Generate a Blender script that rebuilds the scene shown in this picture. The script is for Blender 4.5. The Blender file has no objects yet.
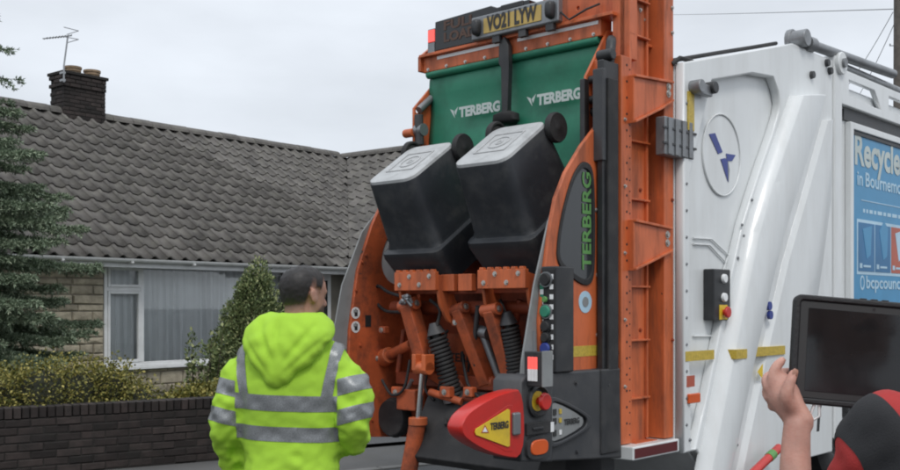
import bpy, bmesh, math, random
from mathutils import Vector, Matrix, noise
R = math.radians
random.seed(7)
scn = bpy.context.scene
C = scn.collection

# ------------------------------------------------------------------ camera
F, CX, HY, CZ = 1030.0, 450.0, 305.0, 1.6          # focal length in photo pixels, centre column, horizon row, eye height
cam = bpy.data.objects.new('camera', bpy.data.cameras.new('camera')); C.objects.link(cam)
cam.location = (0, 0, CZ); cam.rotation_euler = (R(90), 0, 0)
cam.data.sensor_width = 36; cam.data.lens = 36 * F / 900
cam.data.shift_y = (HY - 235) / 900
cam.data.clip_start = .05; cam.data.clip_end = 2000
scn.camera = cam

# ------------------------------------------------------------------ overcast sky and soft sun
SUN_EL, SUN_AZ = R(52), R(168)
w = bpy.data.worlds.new('World'); scn.world = w; w.use_nodes = True
nt = w.node_tree; nt.nodes.clear()
def N(nt, t, **k):
    n = nt.nodes.new(t)
    for a, b in k.items(): setattr(n, a, b)
    return n
def wl(a, b): nt.links.new(a, b)
out = N(nt, 'ShaderNodeOutputWorld'); bg = N(nt, 'ShaderNodeBackground'); wl(bg.outputs[0], out.inputs[0])
sky = N(nt, 'ShaderNodeTexSky', sky_type='NISHITA', sun_disc=False, sun_elevation=SUN_EL, sun_rotation=SUN_AZ)
tc = N(nt, 'ShaderNodeTexCoord'); sep = N(nt, 'ShaderNodeSeparateXYZ'); wl(tc.outputs['Generated'], sep.inputs[0])
ramp = N(nt, 'ShaderNodeMapRange'); ramp.inputs['From Min'].default_value = 0; ramp.inputs['From Max'].default_value = 1
ramp.inputs['To Min'].default_value = 6.9; ramp.inputs['To Max'].default_value = 13.5      # overcast: zenith brighter than horizon
wl(sep.outputs['Z'], ramp.inputs['Value'])
mp = N(nt, 'ShaderNodeMapping'); mp.inputs['Scale'].default_value = (1.6, 1.6, 4.5); wl(tc.outputs['Generated'], mp.inputs[0])
cl = N(nt, 'ShaderNodeTexNoise'); cl.inputs['Scale'].default_value = 2.3; cl.inputs['Detail'].default_value = 5; wl(mp.outputs[0], cl.inputs['Vector'])
clr = N(nt, 'ShaderNodeMapRange'); clr.inputs['From Min'].default_value = .3; clr.inputs['From Max'].default_value = .7
clr.inputs['To Min'].default_value = .88; clr.inputs['To Max'].default_value = 1.10; wl(cl.outputs['Fac'], clr.inputs['Value'])
mul = N(nt, 'ShaderNodeMath', operation='MULTIPLY'); wl(ramp.outputs[0], mul.inputs[0]); wl(clr.outputs[0], mul.inputs[1])
grey = N(nt, 'ShaderNodeMix', data_type='RGBA', blend_type='MULTIPLY'); grey.inputs['Factor'].default_value = 1
grey.inputs['A'].default_value = (.93, .985, 1.06, 1); wl(mul.outputs[0], grey.inputs['B'])
mx = N(nt, 'ShaderNodeMix', data_type='RGBA'); mx.inputs['Factor'].default_value = .93
wl(sky.outputs[0], mx.inputs['A']); wl(grey.outputs['Result'], mx.inputs['B'])
wl(mx.outputs['Result'], bg.inputs['Color']); bg.inputs['Strength'].default_value = .10
sun = bpy.data.objects.new('sun', bpy.data.lights.new('sun', 'SUN')); C.objects.link(sun)
sun.data.energy = 1.15; sun.data.angle = R(16); sun.data.color = (1, .965, .92)
sd = Vector((math.sin(SUN_AZ) * math.cos(SUN_EL), math.cos(SUN_AZ) * math.cos(SUN_EL), math.sin(SUN_EL)))
sun.rotation_euler = sd.to_track_quat('Z', 'Y').to_euler()
scn.cycles.filter_width = 2.0
scn.view_settings.view_transform = 'Standard'; scn.view_settings.look = 'None'
scn.view_settings.exposure = 0.08; scn.view_settings.gamma = 1

# ------------------------------------------------------------------ frames
TH = math.atan2(.922, 1.0)                        # heading of the street (truck length, house front)
vW = Vector((math.sin(TH), math.cos(TH))); uW = Vector((vW.y, -vW.x))
TO = Vector(((632 - CX) / F * 7.0, 7.0))          # truck origin on the ground: rear right corner of the lift post
def ray(px, py): return Vector(((px - CX) / F, 1.0)), (HY - py) / F
def pu(px, py, U):                                # pixel on the truck plane u = U
    d, s = ray(px, py); t = (U + TO @ uW) / (d @ uW); p = d * t - TO
    return (U, p @ vW, CZ + t * s)
def pv(px, py, V):                                # pixel on the truck plane v = V
    d, s = ray(px, py); t = (V + TO @ vW) / (d @ vW); p = d * t - TO
    return (p @ uW, V, CZ + t * s)

# ------------------------------------------------------------------ materials
def mat(name, col, rough=.5, metal=0, var=.12, vscale=3, dirt=None, damt=0, dscale=2.2, bump=0, bscale=40, spec=.5, coat=0, objvar=0, streak=False, bdist=.004, chips=None, world=False):
    m = bpy.data.materials.new(name); m.use_nodes = True; t = m.node_tree; b = t.nodes['Principled BSDF']
    L = t.links.new
    co = N(t, 'ShaderNodeTexCoord'); src = N(t, 'ShaderNodeNewGeometry').outputs['Position'] if world else co.outputs['Object']      # shared meshes take their grain from where they stand
    n1 = N(t, 'ShaderNodeTexNoise'); n1.inputs['Scale'].default_value = vscale; n1.inputs['Detail'].default_value = 6; L(src, n1.inputs['Vector'])
    r1 = N(t, 'ShaderNodeMapRange'); r1.inputs['From Min'].default_value = .3; r1.inputs['From Max'].default_value = .7
    r1.inputs['To Min'].default_value = 1 - var; r1.inputs['To Max'].default_value = 1 + var; L(n1.outputs['Fac'], r1.inputs['Value'])
    fac = r1.outputs[0]
    if objvar:
        oi = N(t, 'ShaderNodeObjectInfo'); ge = N(t, 'ShaderNodeNewGeometry')
        ad = N(t, 'ShaderNodeMath', operation='ADD'); L(oi.outputs['Random'], ad.inputs[0]); L(ge.outputs['Random Per Island'], ad.inputs[1])
        fr = N(t, 'ShaderNodeMath', operation='FRACT'); L(ad.outputs[0], fr.inputs[0])
        r2 = N(t, 'ShaderNodeMapRange'); r2.inputs['To Min'].default_value = 1 - objvar; r2.inputs['To Max'].default_value = 1 + objvar; L(fr.outputs[0], r2.inputs['Value'])
        m2 = N(t, 'ShaderNodeMath', operation='MULTIPLY'); L(fac, m2.inputs[0]); L(r2.outputs[0], m2.inputs[1]); fac = m2.outputs[0]
    mc = N(t, 'ShaderNodeMix', data_type='RGBA', blend_type='MULTIPLY'); mc.inputs['Factor'].default_value = 1
    mc.inputs['A'].default_value = (*col, 1); L(fac, mc.inputs['B']); colo = mc.outputs['Result']
    if dirt:
        mpn = N(t, 'ShaderNodeMapping'); mpn.inputs['Scale'].default_value = (2.2, 2.2, .35) if streak else (1, 1, 1); L(src, mpn.inputs[0])
        n2 = N(t, 'ShaderNodeTexNoise'); n2.inputs['Scale'].default_value = dscale; n2.inputs['Detail'].default_value = 9; n2.inputs['Roughness'].default_value = .68; L(mpn.outputs[0], n2.inputs['Vector'])
        r3 = N(t, 'ShaderNodeMapRange'); r3.inputs['From Min'].default_value = .46; r3.inputs['From Max'].default_value = .74; r3.inputs['To Max'].default_value = damt; L(n2.outputs['Fac'], r3.inputs['Value'])
        md = N(t, 'ShaderNodeMix', data_type='RGBA'); L(r3.outputs[0], md.inputs['Factor']); L(colo, md.inputs['A']); md.inputs['B'].default_value = (*dirt, 1); colo = md.outputs['Result']
        rr = N(t, 'ShaderNodeMapRange'); rr.inputs['To Min'].default_value = rough; rr.inputs['To Max'].default_value = min(1, rough + .35); L(r3.outputs[0], rr.inputs['Value']); L(rr.outputs[0], b.inputs['Roughness'])
    else:
        b.inputs['Roughness'].default_value = rough
    if chips:                                                  # small chips, specks or lichen spots: (colour, scale, threshold)
        n4 = N(t, 'ShaderNodeTexNoise'); n4.inputs['Scale'].default_value = chips[1]; n4.inputs['Detail'].default_value = 8; n4.inputs['Roughness'].default_value = .7; L(src, n4.inputs['Vector'])
        r4 = N(t, 'ShaderNodeMapRange'); r4.inputs['From Min'].default_value = chips[2]; r4.inputs['From Max'].default_value = chips[2] + .035; L(n4.outputs['Fac'], r4.inputs['Value'])
        m4 = N(t, 'ShaderNodeMix', data_type='RGBA'); L(r4.outputs[0], m4.inputs['Factor']); L(colo, m4.inputs['A']); m4.inputs['B'].default_value = (*chips[0], 1); colo = m4.outputs['Result']
    L(colo, b.inputs['Base Color'])
    b.inputs['Metallic'].default_value = metal; b.inputs['Specular IOR Level'].default_value = spec; b.inputs['Coat Weight'].default_value = coat
    if bump:
        n3 = N(t, 'ShaderNodeTexNoise'); n3.inputs['Scale'].default_value = bscale; n3.inputs['Detail'].default_value = 5; L(src, n3.inputs['Vector'])
        bp = N(t, 'ShaderNodeBump'); bp.inputs['Strength'].default_value = bump; bp.inputs['Distance'].default_value = bdist; L(n3.outputs['Fac'], bp.inputs['Height']); L(bp.outputs[0], b.inputs['Normal'])
    return m
def emit(name, col, s):
    m = mat(name, col, .3); b = m.node_tree.nodes['Principled BSDF']; b.inputs['Emission Color'].default_value = (*col, 1); b.inputs['Emission Strength'].default_value = s; return m
M = {}
GR = (.035, .028, .022)
M['orange'] = mat('orange_paint', (.56, .130, .042), .42, var=.12, vscale=4, dirt=(.09, .036, .022), damt=.8, dscale=4, bump=.12, bscale=25, streak=True, chips=((.07, .035, .025), 14, .665))
M['orange2'] = mat('worn_orange_paint', (.47, .10, .034), .5, var=.18, vscale=5, dirt=(.035, .022, .017), damt=1.0, dscale=4.2, bump=.2, bscale=30, chips=((.05, .035, .03), 17, .64))
M['darkorange'] = mat('grimy_shaded_orange_steel', (.25, .045, .015), .6, var=.25, vscale=4, dirt=(.02, .014, .011), damt=.95, dscale=3, bump=.2)  # base colour darkened to carry cavity shade, grime laid over it
M['white'] = mat('white_paint', (.70, .72, .72), .28, var=.04, vscale=2, dirt=(.42, .41, .38), damt=.30, dscale=2.0, coat=.2, streak=True, bump=.05, bscale=6)
M['whiteclean'] = mat('white_plastic', (.80, .81, .81), .35, var=.04, dirt=(.4, .39, .36), damt=.3)
M['black'] = mat('black_plastic', (.022, .023, .025), .45, var=.25, dirt=(.10, .095, .09), damt=.35, dscale=5, bump=.15, bscale=120)
M['dark'] = mat('dark_grey_moulding', (.040, .042, .046), .5, var=.15, dirt=(.12, .11, .10), damt=.35, dscale=3, bump=.2, bscale=150)
M['rubber'] = mat('rubber', (.018, .018, .019), .7, var=.25, dirt=(.08, .075, .07), damt=.4, dscale=6, bump=.3, bscale=60)
M['grey'] = mat('grey_metal', (.25, .26, .27), .4, .6, var=.15, dirt=(.1, .09, .08), damt=.5, dscale=6)
M['chrome'] = mat('polished_rod', (.7, .7, .7), .18, 1, var=.05)
M['zinc'] = mat('zinc_bolt', (.5, .49, .46), .4, .8, var=.15)
M['red'] = mat('red_fairing_paint', (.52, .022, .016), .32, var=.08, dirt=(.12, .03, .02), damt=.4, dscale=5, coat=.2)
M['redlens'] = emit('red_lamp_lens', (.9, .12, .10), .55)
M['amber'] = mat('amber_lens', (.62, .10, .02), .25, var=.1)
M['yellow'] = mat('yellow_sticker', (.72, .50, .03), .45, var=.08, dirt=(.2, .14, .05), damt=.4, dscale=8)
M['refyel'] = mat('yellow_reflective_tape', (.50, .36, .05), .4, var=.2, vscale=60)
M['green'] = mat('green_curtain', (.026, .215, .128), .45, var=.12, vscale=2.5, dirt=(.02, .07, .045), damt=.6, dscale=2, bump=.25, bscale=4, bdist=.02)
M['letter'] = mat('pale_lettering', (.50, .56, .54), .5, var=.08)
M['greenletter'] = mat('green_lettering', (.10, .26, .07), .5)
M['blackletter'] = mat('black_lettering', (.03, .03, .03), .5)
M['plate'] = mat('yellow_number_plate', (.52, .36, .10), .4, var=.1, dirt=(.22, .17, .08), damt=.4, dscale=8)
M['tint'] = mat('tinted_window', (.03, .033, .036), .12, var=.1, spec=.6)
M['skirt'] = mat('grey_skirt_plastic', (.24, .25, .25), .35, var=.12, dirt=(.12, .11, .1), damt=.5, dscale=4)
M['blue'] = mat('blue_poster', (.055, .26, .47), .4, var=.06, vscale=5)
M['bluebox'] = mat('deep_blue_print', (.02, .15, .33), .4)
M['redbox'] = mat('brick_red_print', (.42, .09, .05), .4)
M['paleblue'] = mat('pale_blue_print', (.42, .60, .72), .45)
M['logo'] = mat('navy_logo', (.03, .05, .24), .4)
M['redtape'] = mat('dark_red_reflector', (.10, .012, .014), .35)
M['binbody'] = mat('charcoal_bin_plastic', (.022, .025, .030), .48, var=.2, vscale=4, dirt=(.075, .075, .073), damt=.6, dscale=6, bump=.1, bscale=90, chips=((.11, .11, .11), 30, .68))
M['binbase'] = mat('scuffed_pale_bin_base', (.44, .45, .45), .5, var=.10, vscale=9, dirt=(.2, .2, .2), damt=.6, dscale=7, bump=.15, bscale=40)
M['binlip'] = mat('scuffed_bin_base_rib', (.405, .41, .41), .55, var=.15, vscale=9)
M['led'] = mat('dark_display_glass', (.02, .022, .024), .25)
M['ledtxt'] = mat('dim_amber_dots', (.085, .042, .026), .5)
# ------------------------------------------------------------------ mesh building
def tag(o, label=None, cat=None, group=None, kind=None):
    if label: o['label'] = label
    if cat: o['category'] = cat
    if group: o['group'] = group
    if kind: o['kind'] = kind
    return o
def empty(name, loc=(0, 0, 0), rz=0):
    o = bpy.data.objects.new(name, None); C.objects.link(o); o.location = loc; o.rotation_euler = (0, 0, rz); o.empty_display_size = .2
    return o
def add(name, me, m, parent=None, smooth=None, bevel=0, seg=2):
    o = bpy.data.objects.new(name, me); C.objects.link(o)
    if m is not None:
        me.materials.clear(); me.materials.append(M[m] if isinstance(m, str) else m)
    if parent: o.parent = parent
    if smooth is not None:
        for p in me.polygons: p.use_smooth = True
        try: me.set_sharp_from_angle(angle=R(smooth))
        except Exception: pass
    if bevel:
        b = o.modifiers.new('bevel', 'BEVEL'); b.width = bevel; b.segments = seg; b.limit_method = 'ANGLE'; b.angle_limit = R(35)
        for p in me.polygons: p.use_smooth = True
        b.harden_normals = True
    return o
tmp_scene = bpy.data.scenes.new('bench')                  # an empty bench where curves and modifiers are turned into meshes
def bake(o):
    tmp_scene.collection.objects.link(o); vl = tmp_scene.view_layers[0]; vl.update()
    me = bpy.data.meshes.new_from_object(o.evaluated_get(vl.depsgraph)); bpy.data.objects.remove(o)
    return me
class MB:
    def __init__(s): s.v = []; s.f = []
    def put(s, vs, fs):
        k = len(s.v); s.v += [tuple(x) for x in vs]; s.f += [tuple(i + k for i in f) for f in fs]; return s
    def box(s, a, b):
        x0, y0, z0 = a; x1, y1, z1 = b
        return s.put([(x0, y0, z0), (x1, y0, z0), (x1, y1, z0), (x0, y1, z0), (x0, y0, z1), (x1, y0, z1), (x1, y1, z1), (x0, y1, z1)],
                     [(0, 3, 2, 1), (4, 5, 6, 7), (0, 1, 5, 4), (1, 2, 6, 5), (2, 3, 7, 6), (3, 0, 4, 7)])
    def ext(s, pts, d):                                   # polygon of 3d points extruded by d
        n = len(pts); d = Vector(d); a = [Vector(p) for p in pts]
        return s.put(a + [p + d for p in a], [tuple(range(n)), tuple(range(2 * n - 1, n - 1, -1))] + [(i, i + n, (i + 1) % n + n, (i + 1) % n) for i in range(n)])
    def cyl(s, p0, p1, r0, r1=None, n=14, cap=True):
        r1 = r0 if r1 is None else r1; p0 = Vector(p0); p1 = Vector(p1); d = (p1 - p0).normalized()
        a = d.orthogonal().normalized(); b = d.cross(a)
        vs = [p + (a * math.cos(6.28318 * i / n) + b * math.sin(6.28318 * i / n)) * r for p, r in ((p0, r0), (p1, r1)) for i in range(n)]
        fs = [(i, (i + 1) % n, (i + 1) % n + n, i + n) for i in range(n)]
        if cap: fs += [tuple(range(n - 1, -1, -1)), tuple(range(n, 2 * n))]
        return s.put(vs, fs)
    def tube(s, pts, r, n=8, cap=True):
        pts = [Vector(p) for p in pts]; m = len(pts); rr = r if isinstance(r, (list, tuple)) else [r] * m
        t0 = (pts[1] - pts[0]).normalized(); a = t0.orthogonal().normalized(); vs = []; fs = []
        for i, p in enumerate(pts):
            t = (pts[min(i + 1, m - 1)] - pts[max(i - 1, 0)]).normalized()
            a = (a - t * a.dot(t)).normalized(); b = t.cross(a)
            vs += [p + (a * math.cos(6.28318 * k / n) + b * math.sin(6.28318 * k / n)) * rr[i] for k in range(n)]
        for i in range(m - 1):
            fs += [(i * n + k, i * n + (k + 1) % n, (i + 1) * n + (k + 1) % n, (i + 1) * n + k) for k in range(n)]
        if cap: fs += [tuple(range(n - 1, -1, -1)), tuple(range((m - 1) * n, m * n))]
        return s.put(vs, fs)
    def loft(s, rings, cap=True):
        n = len(rings[0]); vs = [p for r in rings for p in r]; fs = []
        for i in range(len(rings) - 1):
            fs += [(i * n + k, i * n + (k + 1) % n, (i + 1) * n + (k + 1) % n, (i + 1) * n + k) for k in range(n)]
        if cap: fs += [tuple(range(n - 1, -1, -1)), tuple(range((len(rings) - 1) * n, len(rings) * n))]
        return s.put(vs, fs)
    def mesh(s, name='m', fix=True):
        me = bpy.data.meshes.new(name); me.from_pydata(s.v, [], s.f); me.update()
        if fix:
            bm = bmesh.new(); bm.from_mesh(me); bmesh.ops.recalc_face_normals(bm, faces=bm.faces); bm.to_mesh(me); bm.free()
        return me
    def build(s, name, m, parent=None, smooth=None, bevel=0, seg=2):
        return add(name, s.mesh(name), m, parent, smooth, bevel, seg)
def box(name, a, b, m, parent=None, bevel=.004): return MB().box(a, b).build(name, m, parent, bevel=bevel)
def ring(c, rx, ry, n=24, e=2.0, ax=(1, 0, 0), ay=(0, 1, 0)):
    c = Vector(c); ax = Vector(ax); ay = Vector(ay); o = []
    for i in range(n):
        t = 6.283185 * i / n; ct, st = math.cos(t), math.sin(t)
        o.append(c + ax * (rx * math.copysign(abs(ct) ** (2 / e), ct)) + ay * (ry * math.copysign(abs(st) ** (2 / e), st)))
    return o
def smoothpoly(pts, k=3):                                  # Chaikin corner cutting for curved outlines
    for _ in range(k):
        q = []
        for i in range(len(pts)):
            a, b = Vector(pts[i]), Vector(pts[(i + 1) % len(pts)]); q += [a * .75 + b * .25, a * .25 + b * .75]
        pts = q
    return pts
def plate(name, outer, holes, origin, ex, ey, thick, m, parent, bev=.003):
    """flat sheet with holes; outlines are 2d points in the (ex, ey) plane, the front face at origin and the thickness behind it"""
    cu = bpy.data.curves.new(name, 'CURVE'); cu.dimensions = '2D'; cu.fill_mode = 'BOTH'; cu.extrude = max(thick / 2 - bev, .0002); cu.bevel_depth = bev; cu.bevel_resolution = 1; cu.offset = -bev
    for P in [outer] + list(holes):
        sp = cu.splines.new('POLY'); sp.points.add(len(P) - 1); sp.use_cyclic_u = True
        for i, p in enumerate(P): sp.points[i].co = (p[0], p[1], 0, 1)
    return curve_mesh(name, cu, origin, ex, ey, m, parent, -thick / 2)
def curve_mesh(name, cu, origin, ex, ey, m, parent, dz=0):
    me = bake(bpy.data.objects.new(name, cu))
    ex = Vector(ex).normalized(); ey = Vector(ey).normalized(); ez = ex.cross(ey)
    mt = Matrix((ex, ey, ez)).transposed().to_4x4(); mt.translation = Vector(origin) + ez * dz
    me.transform(mt); me.name = name
    return add(name, me, m, parent)
def text(name, body, size, origin, ex, ey, m, parent, bold=.0, width=None, align='LEFT', depth=.001, lift=.003, shear=0):
    cu = bpy.data.curves.new(name, 'FONT'); cu.body = body; cu.size = size; cu.extrude = depth; cu.offset = bold; cu.align_x = align; cu.resolution_u = 3; cu.shear = shear
    o = curve_mesh(name, cu, origin, ex, ey, m, parent, lift)
    if width:
        e = Vector(ex).normalized(); og = Vector(origin); ds = [(v.co - og).dot(e) for v in o.data.vertices]
        k = width / (max(ds) - min(ds)); mn = min(ds)
        for v, d in zip(o.data.vertices, ds): v.co += e * ((d - mn) * k - d)
    return o
SIDE = ((0, 1, 0), (0, 0, 1)); REAR = ((1, 0, 0), (0, 0, 1))
# ================================================================== SETTING
M['asphalt'] = mat('asphalt', (.065, .066, .068), .85, var=.2, vscale=.8, dirt=(.10, .10, .098), damt=.5, dscale=.5, bump=.6, bscale=160)
M['paving'] = mat('worn_tarmac_footway', (.095, .094, .092), .9, var=.15, vscale=1.5, dirt=(.10, .095, .085), damt=.6, dscale=2, bump=.4, bscale=90)
M['kerb'] = mat('kerb_concrete', (.16, .157, .15), .85, var=.15, dirt=(.12, .11, .1), damt=.6, dscale=4, bump=.4, bscale=80, objvar=.1)
M['lawn'] = mat('garden_ground', (.05, .075, .022), .95, var=.35, vscale=5, dirt=(.05, .04, .025), damt=.7, dscale=1.3, bump=.8, bscale=70, bdist=.02)
M['tile'] = mat('concrete_roof_tile', (.102, .094, .086), .8, var=.25, vscale=3, dirt=(.17, .165, .14), damt=.7, dscale=6, bump=.5, bscale=45, objvar=.22, chips=((.24, .24, .20), 11, .66), world=True)
M['mortar'] = mat('mortar', (.20, .185, .155), .95, var=.15, bump=.5, bscale=60)
M['stone'] = mat('buff_stone', (.38, .335, .25), .85, var=.2, vscale=6, dirt=(.12, .105, .08), damt=.55, dscale=5, bump=.8, bscale=22, objvar=.2, bdist=.012)
M['brick'] = mat('dark_brown_brick', (.027, .020, .018), .85, var=.3, vscale=8, dirt=(.016, .016, .014), damt=.8, dscale=6, bump=.6, bscale=50, objvar=.5, world=True)
M['brickmortar'] = mat('sooty_mortar', (.022, .020, .018), .95, var=.2, bump=.4)
M['upvc'] = mat('white_upvc', (.72, .73, .73), .35, var=.04, dirt=(.4, .4, .37), damt=.4, dscale=5)
M['gutter'] = mat('white_gutter', (.62, .63, .62), .4, var=.06, dirt=(.25, .25, .21), damt=.5, dscale=3)
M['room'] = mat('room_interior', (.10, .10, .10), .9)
M['pot'] = mat('buff_chimney_pot', (.30, .21, .13), .8, var=.2, vscale=9, dirt=(.08, .07, .06), damt=.6, dscale=7)
M['alu'] = mat('weathered_aluminium', (.32, .33, .34), .45, .5)
M['wood'] = mat('weathered_pole_wood', (.12, .105, .09), .85, var=.25, vscale=6, bump=.4, bscale=30)
M['bark'] = mat('bark', (.06, .045, .032), .9, var=.3, vscale=12, bump=.7, bscale=40)
def leafmat(name, c1, c2, c3=None, rough=.55):
    m = bpy.data.materials.new(name); m.use_nodes = True; t = m.node_tree; b = t.nodes['Principled BSDF']
    g = N(t, 'ShaderNodeNewGeometry'); r = N(t, 'ShaderNodeValToRGB'); t.links.new(g.outputs['Random Per Island'], r.inputs[0])
    r.color_ramp.elements[0].color = (*c1, 1); r.color_ramp.elements[1].color = (*c2, 1)
    if c3: e = r.color_ramp.elements.new(.72); e.color = (*c2, 1); r.color_ramp.elements[2].color = (*c3, 1)
    t.links.new(r.outputs[0], b.inputs['Base Color']); b.inputs['Roughness'].default_value = rough
    b.inputs['Specular IOR Level'].default_value = .3
    return m
M['needle'] = leafmat('spruce_needles', (.09, .125, .078), (.21, .27, .18), (.36, .41, .29))
M['golden'] = leafmat('golden_leaves', (.07, .085, .022), (.22, .20, .048), (.40, .34, .10))
M['shrubleaf'] = leafmat('shrub_leaves', (.055, .082, .032), (.17, .215, .085), (.36, .37, .18))
M['core'] = mat('dark_bush_core', (.020, .022, .012), .95, var=.4, vscale=20)  # dark filling whose colour stands for the shade inside the bushes

g = MB(); g.put([(-400, -200, 0), (400, -200, 0), (400, 600, 0), (-400, 600, 0)], [(0, 1, 2, 3)])
tag(g.build('road', 'asphalt'), kind='structure')

# ---- garden wall frame: runs along wd, front face towards the road on the +wn side
wd = Vector((math.sin(R(57.4)), math.cos(R(57.4)))); wn = Vector((wd.y, -wd.x)); W0 = Vector((-3.55, 9.76))
def wl3(s, n, z): p = W0 + wd * s + wn * n; return (p.x, p.y, z)
LEN0, LEN1 = -4.0, 1.75
# pavement, kerb and front garden
pav = MB(); pav.put([wl3(-14, 1.25, .012), wl3(9, 1.25, .012), wl3(9, -.0, .012), wl3(-14, -.0, .012)], [(0, 1, 2, 3)])
po = tag(pav.build('pavement', 'paving'), kind='structure')
kb = MB()
for i in range(25):
    s = -14 + i * .92
    a = [wl3(s + .006, 1.25, -.02), wl3(s + .914, 1.25, -.02), wl3(s + .914, 1.375, -.02), wl3(s + .006, 1.375, -.02)]
    k = MB().ext(a, (0, 0, .036)).build('kerb_stone', 'kerb', po, bevel=.012)
gd = MB(); gd.put([wl3(-14, -.02, .06), wl3(1.7, -.02, .06), wl3(4.4, -12, .06), wl3(-14, -12, .06)], [(0, 1, 2, 3)])
tag(gd.build('lawn', 'lawn'), kind='structure')
dv = MB(); dv.put([wl3(1.7, -.005, .05), wl3(9, -.005, .05), wl3(16, -16, .05), wl3(4.4, -12, .05)], [(0, 1, 2, 3)])
tag(dv.build('driveway', 'asphalt'), kind='structure')

# ---- brick garden wall
gw = empty('garden_wall', (*(W0), 0), math.atan2(wd.y, wd.x))      # local x along the wall, local -y towards the road
tag(gw, 'low dark brown brick garden wall in front of the golden hedge', 'wall')
box('mortar_core', (LEN0, .006, -.05), (LEN1, .206, .545), 'brickmortar', gw, 0)
def brickmesh(l, h, d, seed, j=.003):
    rd = random.Random(seed); q = lambda: rd.uniform(-j, j)
    a = [(x, y, z) for y in (0, d) for z in (0, h) for x in (0, l)]
    b = .006; vs = []
    for (x, y, z) in [(b, 0, b), (l - b, 0, b), (l - b, 0, h - b), (b, 0, h - b)]: vs.append((x + q(), y + q(), z + q()))
    for (x, y, z) in [(0, b, 0), (l, b, 0), (l, b, h), (0, b, h)]: vs.append((x, y + q() * .5, z))
    for (x, y, z) in [(0, d, 0), (l, d, 0), (l, d, h), (0, d, h)]: vs.append((x, y, z))
    fs = [(0, 1, 2, 3)]
    for i in range(4):
        k = (i + 1) % 4; fs += [(i, i + 4, k + 4, k), (i + 4, i + 8, k + 8, k + 4)]
    return MB().put(vs, fs).mesh('brick')
bmesh_var = [brickmesh(.215, .065, .10, i) for i in range(6)]; half = [brickmesh(.1025, .065, .10, 50 + i) for i in range(3)]
for m_ in bmesh_var + half: m_.materials.append(M['brick'])
rw = random.Random(3)
for c in range(7):
    x = LEN0; z = .025 + c * .075; first = c % 2
    while x < LEN1 - .1:
        l = .1025 if first and x == LEN0 else .215
        if x + l > LEN1 + .02: l = .1025
        o = bpy.data.objects.new('brick', rw.choice(half if l < .2 else bmesh_var)); C.objects.link(o); o.parent = gw
        o.location = (x, rw.uniform(-.006, .002), z + rw.uniform(-.002, .002)); x += l + .0105
for i in range(int((LEN1 - LEN0) / .075)):                         # brick-on-edge coping
    o = bpy.data.objects.new('coping_brick', bmesh_var[i % 6]); C.objects.link(o); o.parent = gw
    o.rotation_euler = (0, R(-90), 0)
    o.scale = (.10 / .215, 2.18, 1); o.location = (LEN0 + .068 + i * .075, -.006 + rw.uniform(-.003, .003), .552)

# ---- bungalow
HO = Vector((-5.44, 16.0)); hv = Vector((math.sin(R(38.9)), math.cos(R(38.9)))); hu = Vector((hv.y, -hv.x))      # the house stands a few degrees off the street line
house = empty('bungalow', (HO.x, HO.y, 0), math.atan2(hv.y, hv.x))  # local x along the street, y into the plot
tag(house, 'stone bungalow with grey brown tiled roof and wide white window', 'house')
def ph(px, py, Y):                                                   # pixel on the house plane y = Y
    d, s = ray(px, py); nrm = -hu; t = (Y + HO @ nrm) / (d @ nrm); p = d * t - HO
    return p @ hv, CZ + t * s
WY = .40; EZ, RY = 2.36, 3.8; RZ = ph(0, 97, RY)[1] - .06; XR = ph(347, 150, RY)[0]; XV = XR - 3.85
x0, z1 = ph(104, 262, WY); x1, _ = ph(288, 268, WY); _, z0 = ph(104, 368, WY); xm, _ = ph(142, 300, WY)
z1 = min(z1, 2.27); XL = -7
wall = MB()
wall.box((XL, WY, 0), (x0, WY + .3, 2.33)).box((x0, WY, 0), (x1, WY + .3, z0 - .03)).box((x0, WY, z1), (x1, WY + .3, 2.33)).box((x1, WY, 0), (XV + .45, WY + .3, 2.33))
wall.box((XL, WY + .3, 0), (XL + .3, 7.2, 2.33)).box((XL, 7.2, 0), (XR + 3.4, 7.5, 2.33))
wall.box((XV + .45, -2.6, 0), (XV + .75, WY + .3, 2.33)).box((XV + .75, -2.6, 0), (XR + 3.4, -2.3, 2.33)).box((XR + 3.1, -2.3, 0), (XR + 3.4, 7.2, 2.33))
wo = wall.build('wall', 'mortar', house)
rs = random.Random(11)
def stone(x, z, l, h):
    j = lambda a=.008: rs.uniform(-a, a)
    d = rs.uniform(.018, .04); b = .014
    fr = [(x + b + j(), WY - d + j(), z + b + j()), (x + l - b + j(), WY - d + j(), z + b + j()), (x + l - b + j(), WY - d + j(), z + h - b + j()), (x + b + j(), WY - d + j(), z + h - b + j())]
    c = ((fr[0][0] + fr[2][0]) / 2, WY - d - rs.uniform(.004, .014), (fr[0][2] + fr[2][2]) / 2)
    md = [(x, WY - .008, z), (x + l, WY - .008, z), (x + l, WY - .008, z + h), (x, WY - .008, z + h)]
    bk = [(a, WY + .004, q) for a, _, q in md]
    fs = [(0, 1, 8), (1, 2, 8), (2, 3, 8), (3, 0, 8)]
    MB().put(fr + md + [c] + bk, fs + [f for i in range(4) for f in ((i, i + 4, (i + 1) % 4 + 4, (i + 1) % 4), (i + 4, i + 9, (i + 1) % 4 + 9, (i + 1) % 4 + 4))]).build('stone', 'stone', wo)
def course(xa, xb, za, zb):
    z = za
    while z < zb - .06:
        h = min(rs.choice((.11, .15, .15, .21)), zb - z); x = xa
        if zb - z - h < .07: h = zb - z
        while x < xb - .02:
            l = rs.uniform(.22, .48)
            if xb - x - l < .16: l = xb - x
            stone(x + .006, z + .006, l - .012, h - .012); x += l
        z += h
course(-3.2, x0 - .02, .25, 2.31); course(x0, x1, .12, z0 - .04)
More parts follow.
